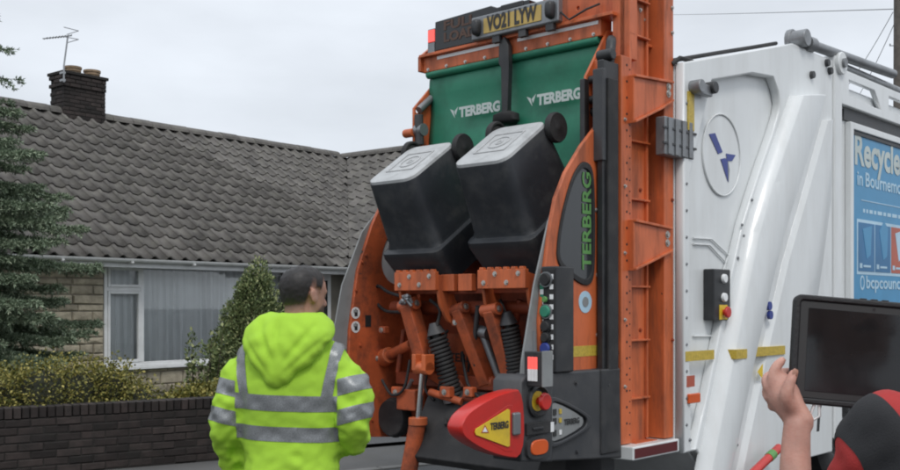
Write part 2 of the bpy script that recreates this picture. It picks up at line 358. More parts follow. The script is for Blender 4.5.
# window
win = MB()
fy0, fy1 = WY - .01, WY + .07
def fr(mb, a, b, c, d, w=.06, y0=fy0, y1=fy1):
    mb.box((a, y0, c), (a + w, y1, d)); mb.box((b - w, y0, c), (b, y1, d)); mb.box((a + w, y0, d - w), (b - w, y1, d)); mb.box((a + w, y0, c), (b - w, y1, c + w))
win.box((x0, fy0, z0), (x0 + .06, fy1, z1)).box((x1 - .06, fy0, z0), (x1, fy1, z1)).box((x0 + .06, fy0, z1 - .06), (x1 - .06, fy1, z1)).box((x0 + .06, fy0, z0), (x1 - .06, fy1, z0 + .07)).box((xm - .035, fy0, z0 + .07), (xm + .035, fy1, z1 - .06))
wo2 = win.build('window', 'upvc', house, bevel=.006)
zt = z1 - .06 - .42 * (z1 - z0) * .5
box('transom', (x0 + .06, fy0 + .004, zt - .03), (xm - .035, fy1 - .004, zt + .03), 'upvc', wo2)
s = MB(); fr(s, x0 + .062, xm - .037, z0 + .072, zt - .032, .045, fy0 - .012, fy1 - .02); s.build('sash', 'upvc', wo2, bevel=.005)
s = MB(); fr(s, x0 + .062, xm - .037, zt + .032, z1 - .062, .045, fy0 - .012, fy1 - .02); s.build('sash', 'upvc', wo2, bevel=.005)
box('sill', (x0 - .05, WY - .10, z0 - .05), (x1 + .05, WY + .05, z0 - .002), 'upvc', wo2, .008)
gm = bpy.data.materials.new('window_glass'); gm.use_nodes = True; t = gm.node_tree; t.nodes.clear()
o_ = N(t, 'ShaderNodeOutputMaterial'); ms = N(t, 'ShaderNodeMixShader'); tr = N(t, 'ShaderNodeBsdfTransparent'); gl = N(t, 'ShaderNodeBsdfGlossy'); fz = N(t, 'ShaderNodeFresnel')
gl.inputs['Roughness'].default_value = .02; fz.inputs['IOR'].default_value = 1.5; tr.inputs['Color'].default_value = (.97, .98, .98, 1)
t.links.new(fz.outputs[0], ms.inputs[0]); t.links.new(tr.outputs[0], ms.inputs[1]); t.links.new(gl.outputs[0], ms.inputs[2]); t.links.new(ms.outputs[0], o_.inputs[0]); M['glass'] = gm
for a, b, c, d in ((xm + .035, x1 - .06, z0 + .07, z1 - .06), (x0 + .105, xm - .08, z0 + .115, zt - .075), (x0 + .105, xm - .08, zt + .075, z1 - .105)):
    box('pane', (a, WY + .02, c), (b, WY + .026, d), 'glass', wo2, 0)
# net curtain hanging in soft folds behind the panes
nm = mat('net_curtain', (.90, .92, .93), .9, var=.05); t = nm.node_tree; b_ = t.nodes['Principled BSDF']; b_.inputs['Alpha'].default_value = .84; M['net'] = nm
def curtain(xa, xb, amp, per, y):
    n = int((xb - xa) / .018); vs = []; fs = []
    for i in range(n + 1):
        x = xa + (xb - xa) * i / n; ph_ = 6.283 * x / per
        for k in range(7):
            z = z0 + .06 + (z1 - z0 - .1) * k / 6
            vs.append((x + .01 * math.sin(ph_ * .7 + k), y + amp * (math.sin(ph_ + .8 * math.sin(x * 3.1)) + .4 * math.sin(2.3 * ph_ + k * .2)) * (1.15 - .06 * k), z))
    for i in range(n):
        fs += [(i * 7 + k, i * 7 + 7 + k, i * 7 + 8 + k, i * 7 + k + 1) for k in range(6)]
    MB().put(vs, fs).build('net_curtain', 'net', wo2, smooth=60)
wsp = x1 - x0
curtain(x0 + .05, x0 + wsp * .50, .036, .16, WY + .125); curtain(x0 + wsp * .485, x1 - .03, .04, .13, WY + .14)
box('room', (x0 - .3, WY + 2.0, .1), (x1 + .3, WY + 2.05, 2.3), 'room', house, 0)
# glazed front door beside the window, mostly behind the bush
dx0, _ = ph(296, 300, WY); dx1, _ = ph(330, 300, WY)
d = box('door', (dx0, WY - .03, .1), (dx1, WY + .01, 2.2), 'upvc', house)
box('pane', (dx0 + .1, WY - .036, 1.0), (dx1 - .1, WY - .031, 2.08), 'tint', d, 0)
MB().tube([(dx1 - .07, WY - .03, 1.0), (dx1 - .07, WY - .08, 1.0), (dx1 - .17, WY - .08, 1.0)], .009).build('handle', 'grey', d, smooth=40)
# fascia, soffit and gutter
fa = MB().box((XL - .3, .02, 2.20), (XV + .02, .05, 2.345)).box((XL - .3, .05, 2.20), (XV + .02, WY, 2.215)); fa.box((XV + .02, -2.9, 2.20), (XV + .05, .05, 2.345)).box((XV + .05, -2.9, 2.20), (XV + .45, WY - .01, 2.214))
fa.build('fascia', 'upvc', house)
gt = MB(); n = 9; ln = []
for (xa, ya), (xb, yb), side in (((XL - .3, -.05), (XV - .08, -.05), 0), ((XV - .055, -.075), (XV - .055, -3.0), 1)):
    prof = [(-.055 * math.cos(math.pi * i / n), -.055 * math.sin(math.pi * i / n)) for i in range(n + 1)]; prof += [(.058 * math.cos(math.pi * i / n), -.062 * math.sin(math.pi * i / n)) for i in range(n + 1)]
    mk = lambda P: [(P[0] + (a if side else 0), P[1] + (0 if side else a), 2.335 + b) for a, b in prof]
    gt.loft([mk((xa, ya)), mk((xb, yb))])
gu = gt.build('gutter', 'gutter', house, smooth=50)
for i in range(9):
    box('bracket', (XL + .3 + i * 1.2, -.118, 2.26), (XL + .34 + i * 1.2, .018, 2.29), 'gutter', gu)
# roof: underlay slopes, then the tiles
SL = math.atan2(RZ - EZ, RY + .05); SLEN = math.hypot(RZ - EZ, RY + .05)
ro = MB(); dn = .05
ro.put([(XL - .3, -.05, EZ - dn), (XV, -.05, EZ - dn), (XR, RY, RZ - dn), (XL - .3, RY, RZ - dn)], [(0, 1, 2, 3)])
ro.put([(XV, -.05, EZ - dn), (XV, -2.9, EZ - dn), (XR, -2.9, RZ - dn), (XR, RY, RZ - dn)], [(0, 1, 2, 3)])
ro.put([(XR, -2.9, RZ - dn), (XR, RY, RZ - dn), (XR + 3.85, RY, EZ - dn), (XR + 3.85, -2.9, EZ - dn)], [(0, 1, 2, 3)])
ro.put([(XL - .3, RY, RZ - dn), (XR + 3.85, RY, RZ - dn), (XR + 3.85, 2 * RY, EZ - dn), (XL - .3, 2 * RY, EZ - dn)], [(0, 1, 2, 3)])
ro.put([(XV + .6, -2.6, 2.3), (XR + 3.2, -2.6, 2.3), (XR, -2.6, RZ - .2)], [(0, 1, 2)]); ro.put([(XL, WY, 2.3), (XL, 7.4, 2.3), (XL, RY, RZ - .2)], [(0, 1, 2)])
roof = ro.build('roof', 'tile', house)
TW, TG, TL = .293, .335, .40
def tileverts():
    nn = 10; top = []; up = []; low = []
    for i in range(nn + 1):
        q = i / nn; h = .031 * math.cos(6.283 * (q - .16)) + .011 * math.cos(12.566 * (q - .16) + .6)
        x = q * (TW + .012); top.append((x, 0, .038 + h)); up.append((x, TL, .008 + h)); low.append((x, .004, .012 + h))
    vs = top + up + low; k = nn + 1
    return vs, [(i, i + 1, i + 1 + k, i + k) for i in range(nn)] + [(i + 2 * k, i + 1 + 2 * k, i + 1, i) for i in range(nn)]
tv, tf = tileverts(); tme = MB().put(tv, tf).mesh('roof_tile', False); tme.materials.append(M['tile'])
for p in tme.polygons: p.use_smooth = p.index < 10
m_main = Matrix.Translation((0, -.09, EZ - .03)) @ Matrix.Rotation(SL, 4, 'X')
m_wing = Matrix.Translation((XV - .04, 0, EZ - .03)) @ Matrix.Rotation(R(-90), 4, 'Z') @ Matrix.Rotation(SL, 4, 'X')
hm = Matrix.Translation((HO.x, HO.y, 0)) @ Matrix.Rotation(math.atan2(hv.y, hv.x), 4, 'Z')
spots = []
rt = random.Random(5)
rows = int(SLEN / TG) + 1
for r_ in range(rows):
    for c in range(-24, 30):
        x = c * TW; y = r_ * TG; yy = -.05 + y * math.cos(SL)
        if x + TW < XL - .2 or x > XV + yy + .1: continue
        if y + .2 > SLEN: continue
        jm = m_main @ Matrix.Translation((x, y, rt.uniform(-.003, .003))) @ Matrix.Rotation(rt.uniform(-.008, .008), 4, 'Z')
        wpos = hm @ (jm @ Vector((.15, .17, .03))); px = CX + F * wpos.x / wpos.y
        cut = x + TW > XV + yy - .35
        spots.append((wpos.length if (-25 < px < 372 and not cut) else 1e3 + wpos.length, jm, cut))
spots.sort(key=lambda a: a[0])
rest_main = MB(); 
for i, (dd, jm, cut) in enumerate(spots):
    if i < 300 and not cut:
        o = bpy.data.objects.new('roof_tile', tme); C.objects.link(o); o.parent = roof; o.matrix_local = jm
    else: rest_main.put([jm @ Vector(v) for v in tv], tf)
rest_wing = MB()
for r_ in range(rows):
    for c in range(-14, 11):
        x = c * TW; y = r_ * TG; xx = XV + y * math.cos(SL)
        yl = -x                                                   # columns run along local -y of the house
        if yl - TW > xx - XV + .2 or yl < -3.0 or y + .2 > SLEN: continue
        jm = m_wing @ Matrix.Translation((x, y, rt.uniform(-.003, .003)))
        rest_wing.put([jm @ Vector(v) for v in tv], tf)
def half_cut(me, nrm):
    bm = bmesh.new(); bm.from_mesh(me)
    bmesh.ops.bisect_plane(bm, geom=bm.verts[:] + bm.edges[:] + bm.faces[:], plane_co=(XV, -.05, EZ), plane_no=nrm, clear_outer=True); bm.to_mesh(me); bm.free()
for mb, nrm in ((rest_main, (1, -1, 0)), (rest_wing, (-1, 1, 0))):
    me = mb.mesh('roof_tiles', False); half_cut(me, nrm)
    tag(add('far_roof_tiles', me, 'tile', roof), kind='stuff')
    for p in me.polygons: p.use_smooth = True
    me.set_sharp_from_angle(angle=R(40))
rdg = MB(); rr_ = []
prof = [(-.20 * math.cos(math.pi * i / 8), .15 * math.sin(math.pi * i / 8)) for i in range(9)] + [(.185 * math.cos(math.pi * i / 8), .135 * math.sin(math.pi * i / 8)) for i in range(9)]
rmx = MB().loft([[(0, a, b) for a, b in prof], [(.44, a, b * 1.0) for a, b in prof]]).mesh('ridge_tile'); rmx.materials.append(M['tile'])
for i in range(36):
    o = bpy.data.objects.new('ridge_tile', rmx); C.objects.link(o); o.parent = roof; o.location = (XL - .3 + i * .45, RY, RZ - .085 + rt.uniform(-.006, .006)); o.rotation_euler = (0, rt.uniform(-.01, .01), 0)
    if o.location.x > XR + .05: bpy.data.objects.remove(o); break
for i in range(14):
    o = bpy.data.objects.new('ridge_tile', rmx); C.objects.link(o); o.parent = roof; o.location = (XR, RY + .12 - i * .45, RZ - .078); o.rotation_euler = (0, 0, R(-90))
# chimney
CD = .24; cx0, cz1 = ph(64, 70, RY - CD); cx1, _ = ph(105.5, 80, RY - CD)
ch = box('chimney', (cx0 + .008, RY - CD + .008, RZ - .8), (cx1 - .008, RY + CD - .008, cz1 - .06), 'brickmortar', house, 0)
cb = [brickmesh(.215, .065, .10, 90 + i, .004) for i in range(4)]
for m_ in cb: m_.materials.append(M['brick'])
nc = int((cz1 - .06 - (RZ - .55)) / .075); nb = (cx1 - cx0) / .226
for c in range(nc):
    z = RZ - .55 + c * .075; off = (c % 2) * .113; outp = .03 if c >= nc - 3 else 0
    x = cx0 - off
    while x < cx1 - .03:
        a, b = max(x, cx0), min(x + .215, cx1)
        if b - a > .04:
            o = bpy.data.objects.new('brick', rw.choice(cb)); C.objects.link(o); o.parent = ch; o.location = (a - (outp if a == cx0 else 0), RY - CD - .002 - outp, z); o.scale = ((b - a + (outp if a == cx0 else 0)) / .215, 1, 1)
        x += .226
    y = RY - CD + .10 - off * .5
    while y < RY + CD - .17:
        o = bpy.data.objects.new('brick', rw.choice(cb)); C.objects.link(o); o.parent = ch; o.rotation_euler = (0, 0, R(-90)); o.location = (cx0 - .004 - outp, y + .215, z); y += .226
box('capping', (cx0 - .045, RY - CD - .05, cz1 - .06), (cx1 + .045, RY + CD + .05, cz1), 'brickmortar', ch, .012)
for px in (73, 92):
    x, z = ph(px, 66, RY); pr = [(.13, 0), (.135, .05), (.15, .06), (.15, .10), (.165, .11), (.165, .15), (.12, .15), (.12, .02)]
    MB().loft([ring((x, RY, cz1 + b), a, a, 20) for a, b in pr]).build('chimney_pot', 'pot', ch, smooth=40)
# television aerial strapped to the chimney
ax, az = ph(63, 74, RY - .30); tx, tz = ph(67, 36, RY - .30)
ae = empty('television_aerial', hm @ Vector((ax, RY - CD - .09, cz1 - .25)), house.rotation_euler.z)
tag(ae, 'thin metal television aerial standing on the chimney stack', 'aerial')
H = tz - (cz1 - .25); sx = tx - ax
MB().tube([(0, 0, 0), (0, 0, .3), (sx, 0, H)], .016, 8).build('mast', 'alu', ae, smooth=40)
bx, bz = ph(36, 39, RY - .3); L_ = bx - tx; bz -= (cz1 - .25)
MB().tube([(sx + .08, 0, H + .02), (sx + L_ * .9, -.1, bz + .0)], .011, 6).build('boom', 'alu', ae, smooth=40)
[MB().box((-.03, -.012, z), (.03, .10, z + .04)).build('bracket', 'alu', ae) for z in (.02, .16)]
for i in range(9):
    q = .1 + i * .1; p = Vector((sx + .08, 0, H + .02)).lerp(Vector((sx + L_ * .9, -.1, bz)), q)
    MB().tube([p + Vector((-.02, -.14 + i * .006, 0)), p + Vector((.02, .14 - i * .006, 0))], .006, 5).build('element', 'alu', ae)
for dz in (-.08, .08):
    MB().tube([(sx + .1, -.2, H + dz), (sx + .1, .2, H + dz)], .008, 5).tube([(sx - .2, -.2, H + dz * 1.1), (sx + .1, -.2, H + dz)], .008, 5).build('reflector', 'alu', ae)

# ---- telegraph pole and wires behind the truck
pole_p = Vector(((900 - CX) / F * 27, 27))
tp = MB().cyl((0, 0, -.1), (0, 0, 10.4), .19, .15, 16).build('pole', 'wood', None, smooth=40); tp.name = 'telegraph_pole'; tp.location = (*pole_p, 0)
tag(tp, 'weathered wooden telegraph pole rising behind the white truck body', 'pole')
for i, (z, a) in enumerate(((8.4, 0), (7.6, .5))):
    MB().cyl((-.17, 0, z), (-.26, 0, z), .012).cyl((-.26, 0, z - .01), (-.26, 0, z + .05), .018).build('step_bolt', 'grey', tp, smooth=40)
def wire(pa, pb, sag, lab, r=.011):
    pa = Vector(pa); pb = Vector(pb); pts = []
    for i in range(21):
        q = i / 20; p = pa.lerp(pb, q); p.z -= sag * 4 * q * (1 - q); pts.append(p)
    o = MB().tube(pts, r, 5).build('overhead_wire', 'rubber', None, smooth=60); tag(o, lab, 'wire', 'overhead telephone wires')
def at(px, py, D): return Vector(((px - CX) / F * D, D, CZ + (HY - py) / F * D))
wire(at(893, 9, 27), at(600, 12, 200), .3, 'overhead wire crossing level above the white truck')
wire(at(893, 12, 27), at(800, 130, 48), .6, 'upper overhead wire slanting down left from the telegraph pole', .009)
wire(at(895, 22, 27), at(815, 150, 48), .6, 'lower overhead wire slanting down left from the telegraph pole', .009)

# ---- planting
rp = random.Random(21)
def rv(s=1): return Vector((rp.gauss(0, 1), rp.gauss(0, 1), rp.gauss(0, 1))).normalized() * s
def leafquad(mb, p, d, n, l, w_):
    sd_ = d.cross(n)
    if sd_.length < 1e-4: return
    sd_.normalize(); sd_ *= w_
    mb.put([p, p + d * l * .5 + sd_, p + d * l, p + d * l * .5 - sd_], [(0, 1, 2, 3)])
def spruce(loc, Ht, Rb):
    tr_ = empty('spruce_tree', loc); tag(tr_, 'blue green spruce with layered drooping branches at the left edge', 'tree')
    wood = MB(); wood.tube([(0, 0, -.1), (.02, 0, Ht * .35), (-.02, .02, Ht * .7), (0, 0, Ht)], [.13, .10, .055, .012], 10)
    fol = MB(); z = .35; k = 0
    while z < Ht - .15:
        q = 1 - z / Ht; Lb = 2.0 - .06 * z if z < 2.6 else max(.35, 1.84 - .62 * (z - 2.6) ** 1.15); nb_ = 8 if z < 4.0 else 5
        if z > 4.1: Lb = 1.0 * (1 - (z - 4.1) / (Ht - 4.0)) ** .5
        for b in range(nb_):
            a = 6.283 * b / nb_ + k * 2.4 + rp.uniform(-.25, .25); L1 = Lb * rp.uniform(.72, 1.12)
            dh = Vector((math.cos(a), math.sin(a), 0)); zz = z + rp.uniform(-.07, .07)
            pts = []
            for i in range(9):
                t_ = i / 8; pts.append(Vector((0, 0, zz)) + dh * (L1 * t_) + Vector((0, 0, L1 * (.20 * t_ - .55 * t_ ** 2 + .30 * t_ ** 3.5))))
            wood.tube(pts, [.022 * (1 - .85 * i / 8) * (.4 + q) for i in range(9)], 4, False)
            lat = Vector((-dh.y, dh.x, 0)); vis = dh.x > -.35; ns = max(5, int(L1 / ((.05 if z < 4.1 else .16) if vis else .16)))
            for i in range(ns):
                t_ = .18 + .82 * (i + rp.random() * .6) / ns; j = min(7, int(t_ * 8)); p = pts[j].lerp(pts[j + 1], t_ * 8 - j)
                for sgn in (-1, 1):
                    ll = (.10 + .42 * L1 * (1 - t_) ** .8 * (.5 if L1 < .5 else .62)) * rp.uniform(.6, 1.15); ll = min(ll, .55)
                    dr = (dh * rp.uniform(.55, .95) + lat * sgn * rp.uniform(.6, 1.0) + Vector((0, 0, rp.uniform(-.38, .08)))).normalized()
                    nn_ = max(3, int(ll / (.017 if vis else .03)))
                    for m_ in range(nn_):
                        tt = m_ / nn_; pp = p + dr * (ll * tt) - Vector((0, 0, .25 * ll * tt * tt))
                        for _ in range(5):
                            dd = (dr * .75 + rv(.75)).normalized(); leafquad(fol, pp, dd, rv(), rp.uniform(.04, .07), .0075)
            for m_ in range(int(L1 / .02)):
                t_ = .3 + .7 * rp.random(); j = min(7, int(t_ * 8)); pp = pts[j].lerp(pts[j + 1], t_ * 8 - j)
                leafquad(fol, pp, (dh * .6 + rv(.8)).normalized(), rv(), .05, .006)
        z += .20 + .05 * rp.random(); k += 1
    wood.build('trunk', 'bark', tr_, smooth=50); add('crown', fol.mesh('crown', False), 'needle', tr_)
sp = at(-72, 305, 12.2); spruce((sp.x, sp.y, .06), 6.6, 2.3)
def bushy(name, label, cat, loc, blobs, nleaf, size, m, rot=0, core=.72, upright=0):
    """blobs: (x, y, z, rx, ry, rz) lumps that the leaves are spread through"""
    e = empty(name, loc, rot); tag(e, label, cat)
    lf = MB(); cm = MB(); vol = [b[3] * b[4] + b[3] * b[5] + b[4] * b[5] for b in blobs]; tot = sum(vol)
    for b, v_ in zip(blobs, vol):
        c = Vector(b[:3]); rr = Vector(b[3:])
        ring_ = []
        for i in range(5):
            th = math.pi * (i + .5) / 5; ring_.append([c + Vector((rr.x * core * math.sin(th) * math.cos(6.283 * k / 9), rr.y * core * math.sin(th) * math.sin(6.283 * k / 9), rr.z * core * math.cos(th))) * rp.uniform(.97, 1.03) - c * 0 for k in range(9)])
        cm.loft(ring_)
        for _ in range(int(nleaf * v_ / tot)):
            d = rv(); 
            k = rp.uniform(.68, 1.0) if rp.random() < .8 else rp.uniform(1.0, 1.16)
            nz = noise.noise(Vector((d.x * 2.5 + c.x * 3, d.y * 2.5, d.z * 2.5 + c.z))) * .16
            p = c + Vector((d.x * rr.x, d.y * rr.y, d.z * rr.z)) * (k + nz)
            if p.z < .0: continue
            dd = (d * .6 + rv(.9) + Vector((0, 0, upright))).normalized(); s_ = size * rp.uniform(.6, 1.25)
            leafquad(lf, p, dd, rv(), s_, s_ * .27)
    add('foliage', lf.mesh('foliage', False), m, e); cm.build('branches', 'core', e, smooth=80)  # the inner part is a solid dark core that blocks see-through
    return e
# golden hedge: a row of merged bushes behind the wall
hb = []; s = -3.9
while s < .62:
    hb.append((s, .55 + rp.uniform(-.05, .08), .52 + rp.uniform(-.02, .04), rp.uniform(.34, .46), .40, rp.uniform(.40, .50))); s += rp.uniform(.26, .36)
hb += [(.70, .52, .40, .36, .34, .40), (.45, .5, .66, .22, .25, .26)]
bushy('golden_hedge', 'golden yellow clipped hedge along the top of the brick wall', 'hedge', (W0.x, W0.y, .05), hb, 62000, .038, 'golden', math.atan2(wd.y, wd.x), .74)
gs = at(197, 305, 11.2)
bushy('golden_shrub', 'small golden shrub below the right end of the window', 'shrub', (gs.x, gs.y, .06), [(0, 0, .33, .34, .3, .33), (.2, .05, .42, .22, .22, .26), (-.2, .0, .30, .2, .2, .28)], 9000, .05, 'golden')
ey = at(250, 305, 12.3)
eb = [(0, 0, .45, .50, .45, .45), (.0, 0, .85, .46, .42, .45), (.05, 0, 1.22, .37, .36, .42), (.08, 0, 1.56, .25, .25, .36), (.10, 0, 1.82, .14, .14, .26), (-.22, 0, .95, .26, .26, .34), (.28, 0, .75, .26, .24, .36), (-.36, -.1, .55, .2, .2, .3), (.24, 0, 1.3, .17, .17, .28), (-.14, -.05, 1.35, .18, .18, .26)]
for _ in range(22):
    zz_ = rp.uniform(.3, 1.75); rad = .50 * (1 - zz_ / 2.15); aa = rp.uniform(0, 6.283); eb.append((.06 + rad * math.cos(aa), rad * math.sin(aa), zz_, rp.uniform(.07, .14), rp.uniform(.07, .14), rp.uniform(.14, .26)))
b_ = bushy('evergreen_bush', 'tall dark evergreen bush beside the house window, behind the man', 'bush', (ey.x, ey.y, .06), eb, 36000, .042, 'shrubleaf', 0, .42, .8)
MB().tube([(0, 0, -.06), (.03, 0, .8), (.1, 0, 1.9)], [.05, .035, .01], 8).build('trunk', 'bark', b_, smooth=50)
sl_ = at(192, 305, 11.6)
b_ = bushy('sapling', 'thin leafy sapling poking up in front of the window sill', 'plant', (sl_.x, sl_.y, .06), [(0, 0, .95, .06, .06, .28), (.02, 0, .7, .07, .07, .22), (.18, .1, .85, .1, .1, .3), (.32, .1, .95, .1, .1, .35)], 900, .055, 'shrubleaf', 0, .15, .4)
MB().tube([(0, 0, -.06), (.01, 0, .6), (0, 0, 1.2)], [.012, .009, .003], 6).tube([(0, 0, .2), (.15, .08, .6), (.2, .1, 1.15)], [.009, .007, .003], 6).tube([(0, 0, .1), (.25, .08, .6), (.33, .1, 1.25)], [.009, .007, .003], 6).build('stem', 'bark', b_)
# ================================================================== REFUSE TRUCK (local x = u to its right, y = v forwards, z up)
truck = empty('refuse_truck', (TO.x, TO.y, 0), math.atan2(uW.y, uW.x))
tag(truck, 'white and orange refuse collection truck emptying two wheelie bins', 'truck')
T = truck
def PU(pts, U): return [pu(a, b, U) for a, b in pts]
def PV(pts, V): return [pv(a, b, V) for a, b in pts]
def yz(pts): return [(p[1], p[2]) for p in pts]
def xz(pts): return [(p[0], p[2]) for p in pts]
def sideplate(name, px, U, thick, m, parent=T, holes=(), bev=.004, sm=0):
    o = yz(PU(px, U)); 
    if sm: o = [tuple(p) for p in smoothpoly([Vector(q) for q in o], sm)]
    hs = []
    for h in holes:
        q = yz(PU(h, U)); hs.append([tuple(p) for p in smoothpoly([Vector(a) for a in q], 2)])
    return plate(name, o, hs, (U, 0, 0), *SIDE, thick, m, parent, bev)
def disc(p, axis, r, h, n=16): p = Vector(p); return MB().cyl(p, p + Vector(axis) * h, r, r, n)
def bolt(p, axis, parent, r=.011, m='zinc'):
    p = Vector(p); a = Vector(axis); MB().cyl(p, p + a * .004, r * 1.5, r * 1.5, 12).cyl(p + a * .004, p + a * .013, r, r, 6).build('bolt', m, parent)
UL, UR = -2.18, .12                                     # outer faces of the white body
# ---------------------------------------------------------------- white tailgate
vr = pu(684, 200, UR)[1]; zb = .55; vs_ = pu(834, 80, UR)[1]
zt0 = pu(684, 62, UR)[2]; va, za = pu(793, 43, UR)[1:]; zs = 3.79
prof = [(vr, zb), (vr, zt0), (va, za), (vs_ - .02, zs), (vs_ - .02, .28), (.95, .28), (.66, zb)]
tg = MB().ext([(UL, y, z) for y, z in prof], (UR - .075 - UL, 0, 0)).build('tailgate', 'white', T, bevel=.012)
# raised border of the side panel, the opening follows the diagonal rib
inner = yz(PU([(690, 84), (690, 448), (697, 448), (738, 240), (757, 178), (778, 118), (781, 98), (771, 70)], UR))
inner = [tuple(p) for p in smoothpoly([Vector(q) for q in inner], 1)]
outer = [(vr, zb), (vr, zt0), (va, za), (vs_ - .03, zs - .01), (vs_ - .03, .29), (.955, .29), (.665, zb + .005)]
plate('side_panel_frame', outer, [inner], (UR, 0, 0), *SIDE, .074, 'white', tg, .012)
# the big diagonal rib, a bulging beam from hinge to sill
A = PU([(789, 96), (758, 184), (744, 232), (722, 340), (690, 500)], UR); B = PU([(820, 96), (796, 176), (776, 240), (750, 350), (718, 500)], UR)
rings = []
for a, b in zip(A, B):
    y0_, y1_, z = a[1], b[1], (a[2] + b[2]) / 2; q = []
    for t_, h in ((0, .0), (.04, .05), (.13, .095), (.35, .115), (.7, .105), (.9, .085), (.98, .04), (1, 0)): q.append((UR + h, y0_ + (y1_ - y0_) * t_, a[2] + (b[2] - a[2]) * t_))
    q += [(UR - .02, y1_, b[2]), (UR - .02, y0_, a[2])]; rings.append(q)
MB().loft(rings).build('side_rib', 'white', T, smooth=45, bevel=.01)
A = PU([(822, 120), (800, 200), (782, 262), (757, 370), (730, 500)], UR); B = PU([(832, 120), (830, 200), (822, 262), (806, 370), (786, 500)], UR)
rings = []
for a, b in zip(A, B):
    rings.append([(UR, a[1], a[2]), (UR + .035, a[1] + .05, a[2]), (UR + .045, (a[1] + b[1]) / 2, (a[2] + b[2]) / 2), (UR + .03, b[1] - .05, b[2]), (UR, b[1], b[2]), (UR - .02, b[1], b[2]), (UR - .02, a[1], a[2])])
MB().loft(rings).build('side_cover', 'white', T, smooth=35, bevel=.006)
# hinge post and body wall
box('hinge_post', (UR - .15, vs_ - .015, .4), (UR + .015, vs_ + .16, zs + .05), 'white', T, .02)
hp = pu(838, 58, UR)
MB().cyl((UR - .02, hp[1], zs - .02), (UR + .05, hp[1], zs - .02), .10, .10, 20).build('hinge_eye', 'white', T, smooth=40, bevel=.008)
MB().cyl((UR + .05, hp[1] - .0, zs - .02), (UR + .075, hp[1], zs - .02), .042, .042, 16).build('hinge_pin', 'grey', T, smooth=40)
for px, py in ((811, 75), (826, 63), (829, 71)):
    p = pu(px, py, UR); MB().cyl((UR - .01, *p[1:]), (UR + .03, *p[1:]), .036, .03, 14).build('plug', 'dark', T, smooth=40)
# tailgate ram lying on top
r0 = pu(799, 39, UR - .02); r1 = pu(893, 74, UR - .02)
MB().cyl(pu(806, 43, UR - .02), r1, .045).build('tailgate_ram', 'grey', T, smooth=40)
MB().cyl((UR - .10, r0[1], r0[2]), (UR + .06, r0[1], r0[2]), .075).cyl((UR - .12, r0[1] + .02, r0[2] - .0), (UR - .07, r0[1] + .02, r0[2]), .10).build('ram_eye', 'grey', T, smooth=40, bevel=.01)
MB().cyl(Vector(pu(806, 43, UR)), Vector(pu(812, 45, UR)), .065).build('ram_gland', 'grey', T, smooth=40)
bd0 = vs_ + .16; BD1 = 8.6
body = MB().box((UL, bd0, .95), (UR - .05, BD1, 3.62)).build('body', 'white', T, bevel=.03)
# top rail with slots above the banner
rail = yz(PU([(845, 60), (990, 126), (990, 172), (845, 118)], UR)); 
slot1 = yz(PU([(857, 82), (880, 92), (890, 108), (857, 93)], UR)); slot2 = yz(PU([(854, 104), (930, 137), (930, 148), (854, 115)], UR))
zr0, zr1 = 3.22, 3.74
vA, vB = bd0 - .01, BD1
def hole(a, b, c, d, r=.03):
    return [(a, c), (b, c), (b, d), (a, d)]
holes = []
y = vA + .17
while y < vB - 1.2:
    holes.append([(y, 3.53), (y + .62, 3.50), (y + .80, 3.50), (y + .62, 3.66), (y, 3.66)]); y += 1.0
plate('top_rail', [(vA, 3.42), (vB, 3.42), (vB, zr1), (vA, zr1)], holes, (UR + .01, 0, 0), *SIDE, .05, 'white', T, .008)
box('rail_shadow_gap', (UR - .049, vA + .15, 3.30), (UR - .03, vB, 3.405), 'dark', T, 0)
MB().tube([(UR - .09, vA + .1, 3.80), (UR - .09, vB, 3.80)], .05, 10).build('hydraulic_pipe', 'grey', T, smooth=40)
# banner in its frame
b0 = pu(852, 130, UR - .01)[1]; b1 = BD1 - .35; bz0, bz1 = 1.60, 3.22
fr_ = MB(); wf = .07
fr_.box((UR - .05, b0 - wf, bz0 - wf), (UR + .012, b0 - .004, bz1 + wf)).box((UR - .05, b1 + .004, bz0 - wf), (UR + .012, b1 + wf, bz1 + wf)).box((UR - .05, b0 - .004, bz1 + .004), (UR + .012, b1 + .004, bz1 + wf)).box((UR - .05, b0 - .004, bz0 - wf), (UR + .012, b1 + .004, bz0 - .004))
fr_.build('banner_frame', 'white', T, bevel=.01)
UB = UR - .012
bn = box('banner', (UR - .05, b0, bz0), (UB, b1, bz1), 'blue', T, 0)
box('banner_top_edge', (UB, b0, bz1 - .035), (UB + .01, b1, bz1 - .002), 'black', bn, 0)
def bl(px, py): p = pu(px, py, UB); return (UB, p[1], p[2])
q = bl(854.5, 163); text('lettering', 'Recycle', .40, q, *SIDE, 'letter', bn, .012, width=1.18)
q = bl(857, 184.5); text('lettering', 'in', .19, q, *SIDE, 'paleblue', bn, .003, width=.13); text('lettering', 'Bournemouth', .19, (q[0], q[1] + .20, q[2]), *SIDE, 'paleblue', bn, .003, width=1.25)
yL = bl(861, 197)[1]
box('print_rule', (UB, yL, 2.585), (UB + .003, yL + 1.7, 2.593), 'paleblue', bn, 0)
y = yL + .05
while y < yL + 1.5:
    l_ = rp.uniform(.03, .16); box('print_dash', (UB, y, 2.475), (UB + .002, y + l_, 2.51), 'paleblue', bn, 0); y += l_ + .035
ya = bl(858, 222)[1]; zz1 = bl(858, 222)[2]; zz0 = bl(858, 271)[2]
box('icon_border', (UB, ya - .03, zz0 - .03), (UB + .002, ya + 2.6, zz1 + .03), 'paleblue', bn, 0)
cw = .40
